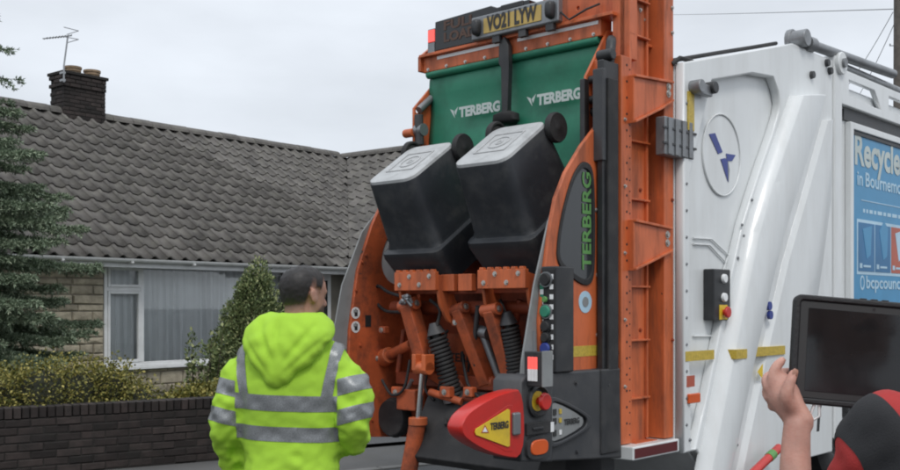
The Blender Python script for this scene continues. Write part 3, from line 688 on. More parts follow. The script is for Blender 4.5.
for i in range(6):
    ya2 = ya + i * (cw + .025); bxo = box('icon_panel', (UB + .002, ya2, zz0), (UB + .005, ya2 + cw, zz1), 'bluebox' if i < 2 else 'redbox', bn, 0)
    cy = ya2 + cw / 2
    MB().ext([(UB + .005, cy - .10, zz0 + .40), (UB + .005, cy + .0, zz0 + .12), (UB + .005, cy + .10, zz0 + .16), (UB + .005, cy + .13, zz0 + .44), (UB + .005, cy + .02, zz0 + .50)][:5 if i % 2 else 4], (.002, 0, 0)).build('icon', 'blue' if i < 2 else 'paleblue', bn)
    MB().box((UB + .005, ya2 + .03, zz0 + .03), (UB + .007, ya2 + .09, zz0 + .075)).box((UB + .005, ya2 + .12, zz0 + .04), (UB + .007, ya2 + .30, zz0 + .06)).build('print_mark', 'paleblue', bn)
q = bl(861, 288); text('lettering', 'bcpcouncil.gov.uk', .17, (UB, q[1] + .12, q[2]), *SIDE, 'paleblue', bn, .003, width=1.7)
plate('print_ring', [(q[1] + .03 + .055 * math.cos(a * .4), q[2] + .05 + .07 * math.sin(a * .4)) for a in range(16)], [[(q[1] + .03 + .035 * math.cos(a * .4), q[2] + .05 + .05 * math.sin(a * .4)) for a in range(16)]], (UB + .002, 0, 0), *SIDE, .001, 'paleblue', bn, 0)
# round embossed plate with the blue mark
UP = UR - .075
lc = pu(721, 155, UP); rz_ = .315; ry_ = .30
circ = lambda k: [(lc[1] + ry_ * k * math.cos(a * .1745), lc[2] + rz_ * k * math.sin(a * .1745)) for a in range(36)]
plate('logo_ring', circ(1.0), [circ(.955)], (UP + .016, 0, 0), *SIDE, .016, 'white', tg, .006)
plate('logo_disc', circ(.95), [], (UP + .006, 0, 0), *SIDE, .006, 'white', tg, .001)
UG = UP + .009
for k, pts in enumerate(([(709, 134), (715, 133), (722.5, 152), (718, 154)], [(720.5, 159), (725, 158), (727.5, 160), (728, 182), (726, 176)], [(726, 153.5), (735.5, 155), (732, 161), (727, 161)])):
    o = MB().ext(PU(pts, UG), (.002, 0, 0)).build('logo_mark', 'logo', tg)
o = MB().ext(PU([(725.3, 161), (728, 161), (729.5, 170), (728.5, 182.5)], UG), (.0015, 0, 0)).build('logo_mark', 'grey', tg)
# latch and hinge hardware at the top rear corner
l0 = pu(690, 88, UR)
box('latch_plate', (UR, *[a for a in pu(687, 130, UR)[1:]]), (UR + .012, pu(693, 92, UR)[1], pu(690, 92, UR)[2]), 'refyel', tg, .002)
p = pu(693, 88, UR); MB().cyl((UR - .02, p[1] - .02, p[2]), (UR + .09, p[1] - .02, p[2]), .05).box((UR + .02, p[1] - .03, p[2] - .05), (UR + .07, p[1] + .16, p[2] + .03)).build('latch', 'grey', tg, smooth=40, bevel=.008)
p = pu(704, 89, UR); MB().cyl((UR + .01, p[1], p[2]), (UR + .10, p[1], p[2]), .045).build('latch_knob', 'black', tg, smooth=40, bevel=.01)
# black stop-button box
ec = pu(713, 293, UP); e0 = pu(703, 269, UP); e1 = pu(721, 320, UP)
cbx = box('switch_box', (UP - .001, e0[1], e1[2]), (UP + .09, e1[1] - .02, e0[2]), 'black', T, .01)
for i, (m_, r_) in enumerate((('whiteclean', .035), ('whiteclean', .035))):
    z = e0[2] - .07 - i * .14; MB().cyl((UP + .09, (e0[1] + e1[1]) / 2, z), (UP + .115, (e0[1] + e1[1]) / 2, z), r_, r_ * .9).build('push_button', m_, cbx, smooth=40, bevel=.004)
z = e1[2] + .06; yc = (e0[1] + e1[1]) / 2
box('yellow_surround', (UP + .09, yc - .06, z - .055), (UP + .094, yc + .06, z + .055), 'yellow', cbx, 0)
MB().cyl((UP + .094, yc, z), (UP + .12, yc, z), .022).cyl((UP + .12, yc, z), (UP + .14, yc, z), .045, .04, 20).build('stop_button', 'red', cbx, smooth=40, bevel=.006)
# small pipes bent across the panel
for pts in ([(692, 238), (710, 239), (727, 255), (720, 275)], [(692, 244), (708, 245), (724, 262), (721, 300)], [(692, 336), (714, 336), (726, 322)]):
    MB().tube([Vector(p) + Vector((.012, 0, 0)) for p in PU(pts, UP)], .007, 6).build('pipe', 'white', tg, smooth=50)
for a, b in ((685.5, 714), (736, 747), (755, 785)):
    UU = UP + .002 if a < 700 else (UR + .118 if a < 750 else UR + .05)
    if a < 700: UU = UR + .002
    y0_, y1_ = pu(a, 353, UU)[1], pu(b, 353, UU)[1]; z = 1.235
    box('reflective_strip', (UU - (.07 if a > 700 else .001), y0_, z - .035), (UU + .002, y1_, z + .035), 'refyel', T, 0)
p = pu(693, 381, UR); MB().box((UR, p[1] - .09, p[2] - .04), (UR + .003, p[1] + .02, p[2] + .04)).build('red_label', 'redbox', tg)
p = pu(694, 398, UR); MB().box((UR, p[1] - .10, p[2] - .035), (UR + .022, p[1] + .06, p[2] + .035)).build('marker_lamp', 'amber', tg, bevel=.008)
for (px, py) in ((770, 306), (771, 315)): p = pu(px, py, UR + .05); disc((UR + .03, *p[1:]), (1, 0, 0), .035, .024).build('round_label', 'logo', T)
p = pu(757, 372, UR + .05); MB().ext([(UR + .052, p[1], p[2]), (UR + .052, p[1] + .09, p[2] - .06), (UR + .052, p[1] + .09, p[2] + .06)], (.003, 0, 0)).build('yellow_arrow', 'yellow', T)
for i in range(13):
    z = .75 + i * .19; MB().cyl((UR, vr + .035, z), (UR + .007, vr + .035, z), .012, .009, 8).build('rivet', 'grey', tg)
for px, py in ((738, 258), (744, 236), (752, 200), (742, 225), (726, 450), (737, 445), (690, 440)):
    p = pu(px, py, UR + .004); MB().cyl((UR + .0, *p[1:]), (UR + .012 , *p[1:]), .013, .010, 8).build('rivet', 'grey', T)
# cable loop and hoses over the tailgate top
MB().tube([pv(672, 64, .45), pv(680, 58, .5), pv(688, 60, .6), pv(700, 66, .8)], .018, 8).build('hose', 'rubber', T, smooth=60)
MB().tube([(UR - .15, .55, 3.36), (UR - .12, 1.2, 3.53), (UR - .14, 1.8, 3.685), (UR - .12, 2.2, 3.79)], .016, 8).build('hose', 'rubber', T, smooth=60)
# lower sill with dark red reflector under the post
MB().box((-1.9, -.125, .56), (UR - .03, .478, .655)).build('rear_sill', 'white', T, bevel=.012)
y0_, y1_ = -.11, .44
MB().box((UR - .03, y0_, .575), (UR - .027, y1_, .64)).build('sill_reflector', 'redtape', T)
# chassis, wheels, cab (mostly out of frame)
box('chassis', (-1.55, .4, .55), (-.5, 10.2, .95), 'dark', T, .02)
def wheel(uo, y, r=.5):
    s_ = 1 if uo > -1 else -1; a = uo; b = uo - s_ * .32
    w_ = MB().loft([[(x, y + rr * math.cos(6.283 * k / 40), r + rr * math.sin(6.283 * k / 40)) for k in range(40)] for x, rr in ((a - s_ * .02, .29), (a, .32), (a, r - .05), (a - s_ * .03, r), (b + s_ * .03, r), (b, r - .05), (b, .3))]).build('wheel', 'rubber', T, smooth=35)
    MB().loft([[(x, y + rr * math.cos(6.283 * k / 32), r + rr * math.sin(6.283 * k / 32)) for k in range(32)] for x, rr in ((a - s_ * .02, .3), (a - s_ * .012, .28), (a - s_ * .10, .24), (a - s_ * .10, .12), (a - s_ * .01, .10), (a - s_ * .0, .02))]).build('rim', 'grey', w_, smooth=35)
for y in (3.35, 7.9):
    for uo in (.08, -2.14): wheel(uo, y)
for y in (3.35,):
    pts = [(UR - .5, y + .62 * math.cos(a * math.pi / 10), .5 + .62 * math.sin(a * math.pi / 10)) for a in range(11)]; pts2 = [(UR - .5, y + .56 * math.cos(a * math.pi / 10), .5 + .56 * math.sin(a * math.pi / 10)) for a in range(10, -1, -1)]
    MB().ext(pts + pts2, (.5, 0, 0)).build('mudguard', 'black', T, smooth=40)
pts = PU([(751, 475), (779, 448)], UR + .16); MB().tube(pts, .035, 10).build('red_pole_tool', 'red', T, smooth=40); a = Vector(pts[0]).lerp(Vector(pts[1]), .62); b = Vector(pts[0]).lerp(Vector(pts[1]), .78)
MB().cyl(a, b, .038, .038, 12).build('tool_band', 'greenletter', T)
MB().tube([Vector(pts[0]) - Vector((.05, 0, .04)), Vector(pts[0]) - Vector((.05, .0, .14)), (UR - .3, pts[0][1], pts[0][2] - .14)], .02).build('tool_clip', 'black', T)
MB().ext([(UL + .05, 8.75, .55), (UL + .05, 8.75, 3.1), (UL + .05, 9.6, 3.15), (UL + .05, 10.55, 2.0), (UL + .05, 10.6, .5)], (UR - UL - .1, 0, 0)).build('cab', 'white', T, bevel=.05)
MB().ext([(UL + .2, 9.70, 3.06), (UL + .2, 10.50, 2.1), (UL + .2, 10.52, 2.1), (UL + .2, 9.72, 3.08)], (UR - UL - .4, 0, 0)).build('windscreen', 'tint', T)
# ---------------------------------------------------------------- orange lift frame
# right post: rear flange, web plates with a deep slot between, brackets
FZ1 = 3.95
post = MB().box((-.24, -.13, .66), (.0, .0, 3.28)).build('post', 'orange', T, bevel=.006)
web = MB().box((-.16, .0, .63), (-.055, .275, FZ1)); web_o = web.build('post_web', 'orange', T, bevel=.006)
box('post_web', (-.20, .345, .66), (.045, .47, FZ1), 'orange', T, .008)
box('slot_back', (-.24, .275, .66), (-.155, .345, FZ1), 'darkorange', T, 0)  # dark colour puts the recess shade into the slot
box('post_cap', (-.10, .0, 3.28), (-.02, .10, FZ1), 'orange', T, .006)
box('post_foot', (-.10, .02, .60), (.02, .30, .66), 'orange2', T, .005)
box('slot_fill', (-.155, .277, 3.42), (-.05, .343, 3.44), 'orange', T, .003)
for pts in ([(634, 76), (672, 83), (672, 101), (660, 108), (634, 121)], [(634, 221), (671, 229), (671, 251), (656, 258), (634, 269)]):
    q = PU(pts, .05)
    # hollow bracket: top and bottom shelf with a face plate set between
    o = MB().ext(q, (-.11, 0, 0)).build('bracket', 'orange', T, bevel=.008)
    tp_, bt = q[0], q[1]
    MB().ext([(0.07, q[0][1], q[0][2] + .012), (0.07, q[1][1], q[1][2] + .012), (.07, q[1][1], q[1][2] - .006), (.07, q[0][1], q[0][2] - .006)], (-.135, 0, 0)).build('shelf', 'orange', o, bevel=.004)
    MB().ext([(0.07, q[4][1], q[4][2] - .012), (0.07, q[3][1], q[3][2] - .012), (0.07, q[2][1], q[2][2] - .006), (.07, q[2][1], q[2][2] + .012), (.07, q[3][1], q[3][2] + .006), (.07, q[4][1], q[4][2] + .006)], (-.135, 0, 0)).build('shelf', 'orange', o, bevel=.004)
    for dz in (.35, .72):
        z = q[2][2] + (q[1][2] - q[2][2]) * dz; bolt((.05, q[1][1] - .05, z), (1, 0, 0), o, .018)
for z in [.8 + .11 * i for i in range(23)]:
    MB().cyl((-.002, -.065, z), (.002, -.065, z), .009, .009, 8).build('bolt_hole', 'rubber', post)
for z in (1.0, 1.45, 1.9, 2.35, 2.8): bolt((.0, -.09, z + .05), (1, 0, 0), post, .009)
for (px, py) in ((640, 10), (645, 20), (672, 8), (672, 33), (672, 200), (640, 190), (640, 330), (672, 340)):
    p = pu(px, py, .045 if px > 655 else -.055); bolt((p[0], max(.02, p[1]), p[2]), (1, 0, 0), T, .010, 'darkorange' if py > 50 else 'zinc')
for z in (.95, 1.35, 1.72, 2.32, 2.72, 3.12, 3.45, 3.70):
    if not any(abs(z - c) < .17 for c in (2.05, 2.98)): box('stiffener', (-.055, .004, z), (-.02, .27, z + .014), 'orange', web_o, .003)
box('stiffener', (-.055, .004, .67), (-.03, .022, 3.26), 'orange', web_o, .003); box('stiffener', (-.055, .245, .67), (-.035, .268, 3.9), 'orange', web_o, .003)
for z in [.72 + .075 * i for i in range(34)]: MB().cyl((-.001, -.028, z), (.002, -.028, z), .006, .006, 6).build('bolt_hole', 'rubber', post)
# grey clip block joining lift and tailgate
p0 = pu(657, 155, .06); p1 = pu(686, 124, .06)
cbk = box('coupling_block', (.046, p0[1], p0[2]), (.125, p1[1], p1[2]), 'grey', T, .008)
for i in range(4):
    y = p0[1] + (p1[1] - p0[1]) * (.14 + .24 * i); box('rib', (.125, y - .022, p0[2] + .006), (.135, y + .022, p1[2] - .006), 'grey', cbk, .003)
for z in (.3, .7): box('rib', (.120, p0[1] - .03, p0[2] + (p1[2] - p0[2]) * z - .008), (.131, p1[1] + .03, p0[2] + (p1[2] - p0[2]) * z + .008), 'dark', cbk, .002)
# left post (seen between and behind the bins)
box('post', (-2.1, -.05, .66), (-1.97, .2, 2.75), 'orange2', T, .008)
# cross beams
zB0, zB1 = 3.47, 3.60
Vc = .10
box('cross_beam', (-1.96, Vc - .12, zB0), (-.24, Vc + .02, zB1), 'orange', T, .008)
box('white_strip', (-1.80, Vc - .125, zB0 + .085), (-1.14, Vc - .118, zB0 + .11), 'whiteclean', T, 0)
box('white_strip', (-.98, Vc - .125, zB0 + .085), (-.26, Vc - .118, zB0 + .11), 'whiteclean', T, 0)
ub = [(-1.99, zB1 + .0), (-.10, zB1 + .02), (-.10, 4.06), (-.78, 4.02), (-.86, 3.80), (-1.20, 3.76), (-1.93, 3.70), (-1.99, 3.64)]
hl = []
for hx, hz, hr in ((-.42, 3.90, .055), (-.14 - .04, 3.96, .05), (-.62, 3.86, .03), (-.30, 3.80, .018), (-.52, 3.74, .014), (-1.05, 3.72, .014)):
    hl.append([(hx + hr * math.cos(a * .3927), hz + hr * math.sin(a * .3927)) for a in range(16)])
plate('upper_beam', ub, hl, (0, Vc + .0, 0), *REAR, .05, 'orange', T, .004)
box('beam_lip', (-1.97, Vc - .16, zB1 - .012), (-.12, Vc - .0, zB1 + .012), 'orange', T, .004)
MB().ext([(-1.99, Vc - .15, 3.48), (-1.99, Vc + .25, 3.48), (-1.99, Vc + .10, 3.70), (-1.99, Vc - .02, 3.70), (-1.99, Vc - .15, 3.6)], (.03, 0, 0)).build('end_plate', 'orange', T, bevel=.004)
for i in range(9): bolt((-1.9 + i * .2, Vc - .12, 3.49), (0, -1, 0), T, .009)
# dark display with number plate holder in front
tb = lambda px, py, V: pv(px, py, V)
c0 = pv(447, 48, -.05); c1 = pv(447, 22, -.05)
disp = MB().ext([(-1.80, -.05, 3.615), (-.85, -.05, 3.615), (-.85, -.05, 3.84), (-1.16, -.05, 3.84), (-1.22, -.05, 3.865), (-1.80, -.05, 3.85)], (0, .14, 0)).build('message_display', 'led', T, bevel=.008)
text('lettering', 'FULL', .10, (-1.70, -.05, 3.765), *REAR, 'ledtxt', disp, .003, width=.34); text('lettering', 'LOAD', .10, (-1.70, -.05, 3.672), *REAR, 'ledtxt', disp, .004, width=.34)
lm = box('rear_lamp', (-1.90, -.03, 3.60), (-1.80, .06, 3.81), 'black', T, .008)
box('red_lens', (-1.89, -.04, 3.70), (-1.815, -.028, 3.80), 'redlens', lm, .006); box('clear_lens', (-1.89, -.04, 3.61), (-1.815, -.028, 3.695), 'grey', lm, .006)
pq = [pv(*p, -.11) for p in ((471, 41), (471, 18), (556, 0), (556, 24))]
zlo = pq[0][2]; zhi = pq[1][2]; xl_, xr_ = pq[0][0], pq[2][0]
npb = box('number_plate_holder', (xl_, -.11, zlo), (xr_ + .02, -.05, zhi), 'grey', T, .012)
kp = box('number_plate', (xl_ + .13, -.117, zlo + .03), (xr_ - .13, -.109, zhi - .03), 'plate', npb, .002)
text('lettering', 'VO21 LYW', .15, (xl_ + .165, -.117, zlo + .048), *REAR, 'blackletter', kp, .006, width=xr_ - xl_ - .33)
for x in (xl_ + .07, xr_ - .04):
    MB().loft([ring((x, -.112, (zlo + zhi) / 2), .035, .065, 16, 3, (1, 0, 0), (0, 0, 1)), ring((x, -.15, (zlo + zhi) / 2), .032, .06, 16, 3, (1, 0, 0), (0, 0, 1)), ring((x, -.165, (zlo + zhi) / 2), .02, .045, 16, 3, (1, 0, 0), (0, 0, 1))]).build('plate_lamp', 'black', npb, smooth=50)
for x in (xl_ + .2, xl_ + .45, xl_ + .7): box('stay', (x, -.10, zlo - .05), (x + .07, -.06, zlo + .01), 'dark', npb, .004)
MB().tube([(xr_ + .02, -.08, (zlo + zhi) / 2 - .02), (xr_ + .10, -.09, (zlo + zhi) / 2 - .09), (xr_ + .20, -.02, (zlo + zhi) / 2 - .02), (xr_ + .24, .08, (zlo + zhi) / 2 + .03)], .008, 6).build('cable', 'rubber', T, smooth=60)
bc = pv(513, 0, -.05); box('beacon_base', (bc[0] - .12, -.06, zhi + .01), (bc[0] + .10, .06, zhi + .06), 'black', T, .012)
# green curtain
Vg = .06
gx0, gx1, gz1 = -1.93, -.27, 3.475
nx, nz = 30, 16; vs_c = []; fs_c = []
for k in range(nz + 1):
    z = gz1 - (gz1 - 2.45) * k / nz
    for i in range(nx + 1):
        x = gx0 + (gx1 - gx0) * i / nx; d_ = .012 * math.sin(x * 7 + k * .3) * (k / nz) + .02 * math.sin(k * .9) * (1 if k < 4 else .3) + .03 * (k / nz) ** 2
        vs_c.append((x, Vg - .02 - d_, z))
for k in range(nz):
    for i in range(nx): fs_c.append((k * (nx + 1) + i, k * (nx + 1) + i + 1, (k + 1) * (nx + 1) + i + 1, (k + 1) * (nx + 1) + i))
cme = MB().put(vs_c, fs_c); cu_ = cme.build('hopper_curtain', 'green', T, smooth=60); sm_ = cu_.modifiers.new('s', 'SOLIDIFY'); sm_.thickness = .008
MB().tube([(gx0, Vg - .05, gz1 - .02), (gx1, Vg - .05, gz1 - .02)], .032, 12).build('curtain_roll', 'green', cu_, smooth=40)
def birdmark(x, z, parent):
    y = Vg - .065
    MB().ext([(x, y, z + .075), (x + .035, y, z + .06), (x + .052, y, z + .0), (x + .03, y, z + .03)], (0, .002, 0)).ext([(x + .045, y, z + .05), (x + .085, y, z + .085), (x + .06, y, z + .02)], (0, .002, 0)).build('logo_mark', 'letter', parent)
for px, py, wpx in ((459, 117, 41), (537, 105, 44)):
    a = pv(px, py, Vg - .07); b = pv(px + wpx, py - 8, Vg - .07); text('lettering', 'TERBERG', .105, (a[0], Vg - .066, a[2]), *REAR, 'letter', cu_, .005, width=b[0] - a[0]); birdmark(a[0] - .1, a[2], cu_)
# centre arm with rubber buffer hanging in front of the curtain
a = pv(508, 50, -.02); b = pv(511, 105, -.05)
arm = MB().ext([(a[0] - .04, -.03, a[2] + .04), (a[0] + .01, -.03, a[2] + .09), (a[0] + .05, -.03, a[2] + .02), (a[0] + .055, -.03, a[2] - .14), (a[0] + .04, -.03, a[2] - .5), (a[0] - .015, -.03, a[2] - .5), (a[0] - .02, -.03, a[2] - .14), (a[0] - .045, -.03, a[2] - .10)], (0, -.05, 0)).build('buffer_arm', 'black', T, bevel=.006)
c = (a[0] + .01, -.055, a[2] - .52)
MB().loft([ring((c[0], c[1], c[2] + dz), r_, r_ * .7, 18) for dz, r_ in ((.05, .06), (.03, .11), (-.02, .115), (-.04, .09))]).build('buffer', 'rubber', arm, smooth=50)
# side wings beside the curtain
wgL = [(414, 108), (438, 80), (446, 80), (446, 165), (414, 165)]
sideplate('side_wing', [(414, 108), (437, 80), (462, 72), (462, 175), (414, 170)], -1.95, .02, 'orange', T, [[(416, 100 + 8), (419.5, 108), (419.5, 113), (416, 113)]])
p0_ = pu(419, 110, -1.93); p1_ = pu(440, 90, -1.93)
MB().cyl(p0_, p1_, .030, .030, 14).build('strut', 'grey', T, smooth=40)
p = pu(417, 130, -1.93); MB().tube([(p[0] + .02, p[1], p[2] + .12), (p[0] + .02, p[1] + .01, p[2] - .12)], .035, 8).build('wing_hinge', 'dark', T, smooth=40, bevel=.004)
MB().cyl((p[0] - .02, p[1] + .02, p[2]), (p[0] + .06, p[1] + .02, p[2]), .05).build('hinge_bush', 'grey', T, smooth=40)
MB().cyl((p[0] - .12, p[1] - .02, p[2] - .02), (p[0] - .02, p[1] - .02, p[2] - .02), .035).build('hinge_cap', 'orange', T, smooth=40, bevel=.01)
sideplate('side_wing', [(586, 76), (608, 30), (616, 32), (616, 145), (590, 145), (587, 118)], -.22, .02, 'orange', T)
for px, py in ((590, 80), (590, 100), (592, 112)):
    p = pu(px, py, -.22); MB().cyl(p, (p[0] + .06, p[1], p[2]), .028).build('roller', 'black', T, smooth=40)
# black vertical guard strip in layers
y0_, y1_ = pu(605, 200, .0)[1], -.135
gs_ = box('guard_strip', (-.066, y0_, 1.15), (-.015, y1_, 3.22), 'black', T, .01)
box('guard_rib', (-.015, y0_ + .03, 1.15), (.010, y0_ + .14, 3.10), 'rubber', gs_, .008)
box('guard_rib', (-.09, y0_ - .015, 2.55), (-.006, y0_ + .028, 3.16), 'dark', gs_, .008)
MB().tube([(-.06, y0_ + .14, 3.22), (-.06, y0_ + .16, 3.36), (-.10, -.10, 3.40)], .035, 8).build('guard_hinge', 'black', gs_, smooth=50)
p = pu(606, 55, -.06); MB().cyl((-.12, p[1], p[2]), (.0, p[1], p[2]), .04).build('guard_pivot', 'black', gs_, smooth=40, bevel=.01)
box('guard_rod', (-.22, pu(582, 90, -.2)[1], 2.5), (-.18, pu(587, 90, -.2)[1], 3.12), 'black', T, .006)
# right cheek with tinted window
UC = -.08
window = [(585, 161), (592, 168), (594, 200), (594, 262), (592, 282), (584, 287), (566, 274), (556, 262), (557, 240), (562, 210), (571, 178), (579, 164)]
ck = sideplate('cheek', [(601, 120), (603, 380), (541, 380), (540, 320), (545, 270), (551, 225), (556, 198), (566, 172), (582, 145)], UC, .03, 'orange', T, [window])
def shrinkpx(pts, k): cx_ = sum(p[0] for p in pts) / len(pts); cy_ = sum(p[1] for p in pts) / len(pts); return [(cx_ + (a - cx_) * k, cy_ + (b - cy_) * k) for a, b in pts]
wo_ = [tuple(p) for p in smoothpoly([Vector(a) for a in yz(PU(window, UC))], 2)]
wi_ = [tuple(p) for p in smoothpoly([Vector(a) for a in yz(PU(shrinkpx(window, .90), UC))], 2)]
plate('window_rim', wo_, [wi_], (UC + .012, 0, 0), *SIDE, .03, 'rubber', ck, .003)
plate('cheek_window', wo_, [], (UC + .0, 0, 0), *SIDE, .006, 'tint', ck, .001)
a = pu(590.5, 270, UC + .002); b = pu(591.5, 173, UC + .002)
text('lettering', 'TERBERG', .135, (UC + .001, a[1], a[2]), (0, 0, 1), (0, -1, 0), 'greenletter', ck, .003, width=b[2] - a[2])
p = pu(585, 302, UC); disc((UC, *p[1:]), (1, 0, 0), .072, .003, 24).build('round_label', 'paleblue', ck); disc((UC + .003, *p[1:]), (1, 0, 0), .035, .002, 12).build('label_print', 'skirt', ck)
p = pu(573, 357, UC); p2 = pu(600, 345, UC); hz = box('hazard_tape', (UC, p[1], p[2]), (UC + .002, p2[1], p2[2]), 'refyel', ck, 0)
for px, py in ((596, 210), (597, 335), (597, 275), (598, 150)): bolt(pu(px, py, UC + .0), (1, 0, 0), ck, .010)
sk = sideplate('edge_skirt', [(556, 198), (553, 215), (546, 262), (541, 320), (540, 392), (519, 392), (522, 360), (534, 285), (548, 222)], UC - .03, .012, 'skirt', T)
# left cheek, its inner face towards us
UQ = -2.08
ck2 = sideplate('cheek', [(372, 226), (380, 208), (392, 196), (470, 190), (478, 437), (350, 437), (347, 400), (350, 330), (358, 270)], UQ, .03, 'orange2', T, [[(384, 246), (391, 233), (399, 226), (400, 278), (397, 286), (386, 279), (381, 265)]])
sideplate('cheek_window', [(379, 265), (384, 238), (399, 222), (404, 280), (397, 290), (384, 283)], UQ - .012, .006, 'whiteclean', ck2)
sideplate('edge_skirt', [(382, 205), (372, 226), (358, 270), (350, 330), (347, 437), (337, 437), (333, 335), (342, 285), (362, 232)], UQ - .03, .012, 'skirt', T)
for py in (313, 327):
    p = pu(355.5, py, UQ); disc(p, (1, 0, 0), .045, .003, 20).build('warning_label', 'whiteclean', ck2)
    p = (UQ + .003, p[1], p[2]); MB().box((p[0], p[1] - .012, p[2] - .025), (p[0] + .002, p[1] + .018, p[2] + .005)).box((p[0], p[1] - .02, p[2] + .0), (p[0] + .002, p[1] - .012, p[2] + .026)).box((p[0], p[1] - .004, p[2] + .005), (p[0] + .002, p[1] + .004, p[2] + .032)).box((p[0], p[1] + .01, p[2] + .0), (p[0] + .002, p[1] + .018, p[2] + .024)).build('label_print', 'blackletter', ck2)
p = pu(368, 321, UQ); box('slot_cover', (UQ, p[1] - .03, p[2] - .045), (UQ + .004, p[1] + .03, p[2] + .045), 'rubber', ck2, 0)
for px, py in ((362, 262), (356, 290), (360, 345), (366, 255), (372, 420), (360, 420)): bolt(pu(px, py, UQ), (1, 0, 0), ck2, .010, 'orange2')
# ---------------------------------------------------------------- lifting mechanism
Vm = -.62
box('hopper_back', (-1.95, .15, .62), (-.24, .2, 1.95), 'darkorange', T, 0); box('hopper_throat', (-1.94, .30, 1.95), (-.25, .34, 3.45), 'rubber', T, 0)  # dark sheets stand in for the shade inside the hopper opening
hbk = MB().ext(PV([(446, 334), (446, 386), (500, 394), (500, 330)], -.25), (0, .03, 0)).build('back_panel', 'orange2', T, bevel=.004)
a = pv(449, 361, -.25); text('lettering', 'TERBERG', .09, (a[0], -.25, a[2]), *REAR, 'blackletter', hbk, .002, width=.42)
def comb(px0, px1, py0, py1, V):
    a = pv(px0, py1, V); b = pv(px1, py0, V); w_ = b[0] - a[0]
    o = MB().box((a[0], V - .02, a[2]), (b[0], V + .02, b[2] - .01)).build('comb', 'orange', T, bevel=.006)
    n_ = 6
    for i in range(n_):
        x = a[0] + w_ * (i + .5) / n_; MB().ext([(x - w_ * .05, V - .02, b[2] - .012), (x + w_ * .05, V - .02, b[2] - .012), (x + w_ * .035, V - .02, b[2] + .006), (x - w_ * .035, V - .02, b[2] + .006)], (0, .035, 0)).build('tooth', 'orange', o, bevel=.003)
    for i in range(4): bolt((a[0] + w_ * (.14 + .24 * i), V - .02, (a[2] + b[2]) / 2 + (.03 if i % 2 else -.03)), (0, -1, 0), o, .012)
    for sx_ in (a[0] + .004, b[0] - .03):
        MB().ext([(sx_, V + .02, b[2] - .03), (sx_, V + .02, a[2]), (sx_, V + .04, a[2] - .10), (sx_, V + .12, a[2] - .22), (sx_, V + .26, a[2] - .28), (sx_, V + .30, a[2] - .20), (sx_, V + .20, a[2] - .06), (sx_, V + .16, b[2] - .06)], (.026, 0, 0)).build('gusset', 'orange', o, bevel=.004)
    return o
comb(396, 437, 270, 291, Vm); comb(479, 527, 267, 289, Vm)
box('cross_shaft_plate', (-1.70, Vm + .12, 1.68), (-.36, Vm + .16, 1.80), 'darkorange', T, .006)  # plate and tube coloured darker, imitating the cavity shade below the combs
MB().cyl((-1.95, Vm + .26, 1.58), (-.26, Vm + .26, 1.58), .05, .05, 16).build('pivot_tube', 'darkorange', T, smooth=40)
for x in (-1.19, -1.02): MB().box((x - .07, Vm + .06, 1.70), (x + .06, Vm + .11, 1.82)).build('link_plate', 'orange', T, bevel=.004)
def armbar(p0, p1, w0, w1, d, V0, V1, m='orange2', name='lift_arm'):
    a = Vector(pv(*p0, V0)); b = Vector(pv(*p1, V1)); t_ = (b - a).normalized(); s_ = Vector((1, 0, 0)); s_ = (s_ - t_ * s_.dot(t_)).normalized(); n_ = t_.cross(s_)
    q = lambda c, w_: [c + s_ * w_ + n_ * d, c - s_ * w_ + n_ * d, c - s_ * w_ - n_ * d, c + s_ * w_ - n_ * d]
    mid = a.lerp(b, .45)
    o = MB().loft([q(a, w0), q(mid, (w0 + w1) / 2 * 1.05), q(b, w1)]).build(name, m, T, bevel=.01)
    MB().cyl(a - s_ * (w0 + .03), a + s_ * (w0 + .03), d * .9, d * .9, 16).build('pivot_boss', m, o, smooth=40, bevel=.004)
    MB().cyl(b - s_ * (w1 + .03), b + s_ * (w1 + .03), d * .9, d * .9, 16).build('pivot_boss', m, o, smooth=40, bevel=.004)
    bolt(a + s_ * (w0 + .03), s_, o, .016)
    return o
armbar((409, 305), (427, 368), .055, .06, .055, -.55, -.45)
armbar((459, 309), (488, 384), .045, .05, .05, -.45, -.30)
armbar((491, 310), (513, 382), .045, .05, .05, -.55, -.40)
armbar((425, 365), (460, 388), .05, .05, .05, -.42, -.30)
def spring(p0, p1, V0, V1, r, turns):
    a = Vector(pv(*p0, V0)); b = Vector(pv(*p1, V1)); t_ = (b - a).normalized(); x_ = t_.orthogonal().normalized(); y_ = t_.cross(x_); n_ = int(turns * 12)
    o = MB().tube([a.lerp(b, i / n_) + (x_ * math.cos(6.283 * i / 12) + y_ * math.sin(6.283 * i / 12)) * r for i in range(n_ + 1)], .013, 6).build('coil_spring', 'rubber', T, smooth=60)
    MB().cyl(a - t_ * .05, b + t_ * .05, r * .55, r * .55, 14).build('damper', 'black', o, smooth=40)
    MB().cyl(a - t_ * .10, a - t_ * .015, r * .5, r * 1.1, 14).build('spring_seat', 'dark', o, smooth=40); MB().cyl(b + t_ * .01, b + t_ * .04, r * 1.25, r * 1.2, 16).cyl(b + t_ * .04, b + t_ * .12, .025, .025).build('spring_seat', 'grey', o, smooth=40)
spring((437, 336), (453, 396), -.50, -.42, .065, 15); spring((509, 326), (517, 374), -.48, -.42, .06, 13)
a = pv(482, 332, -.35); b = pv(500, 380, -.30); o = MB().cyl(a, b, .028).build('gas_strut', 'grey', T, smooth=40); MB().cyl(Vector(a) + Vector((-.05, 0, .01)), Vector(a) + Vector((.06, 0, -.01)), .045).build('strut_eye', 'grey', o, smooth=40, bevel=.006)
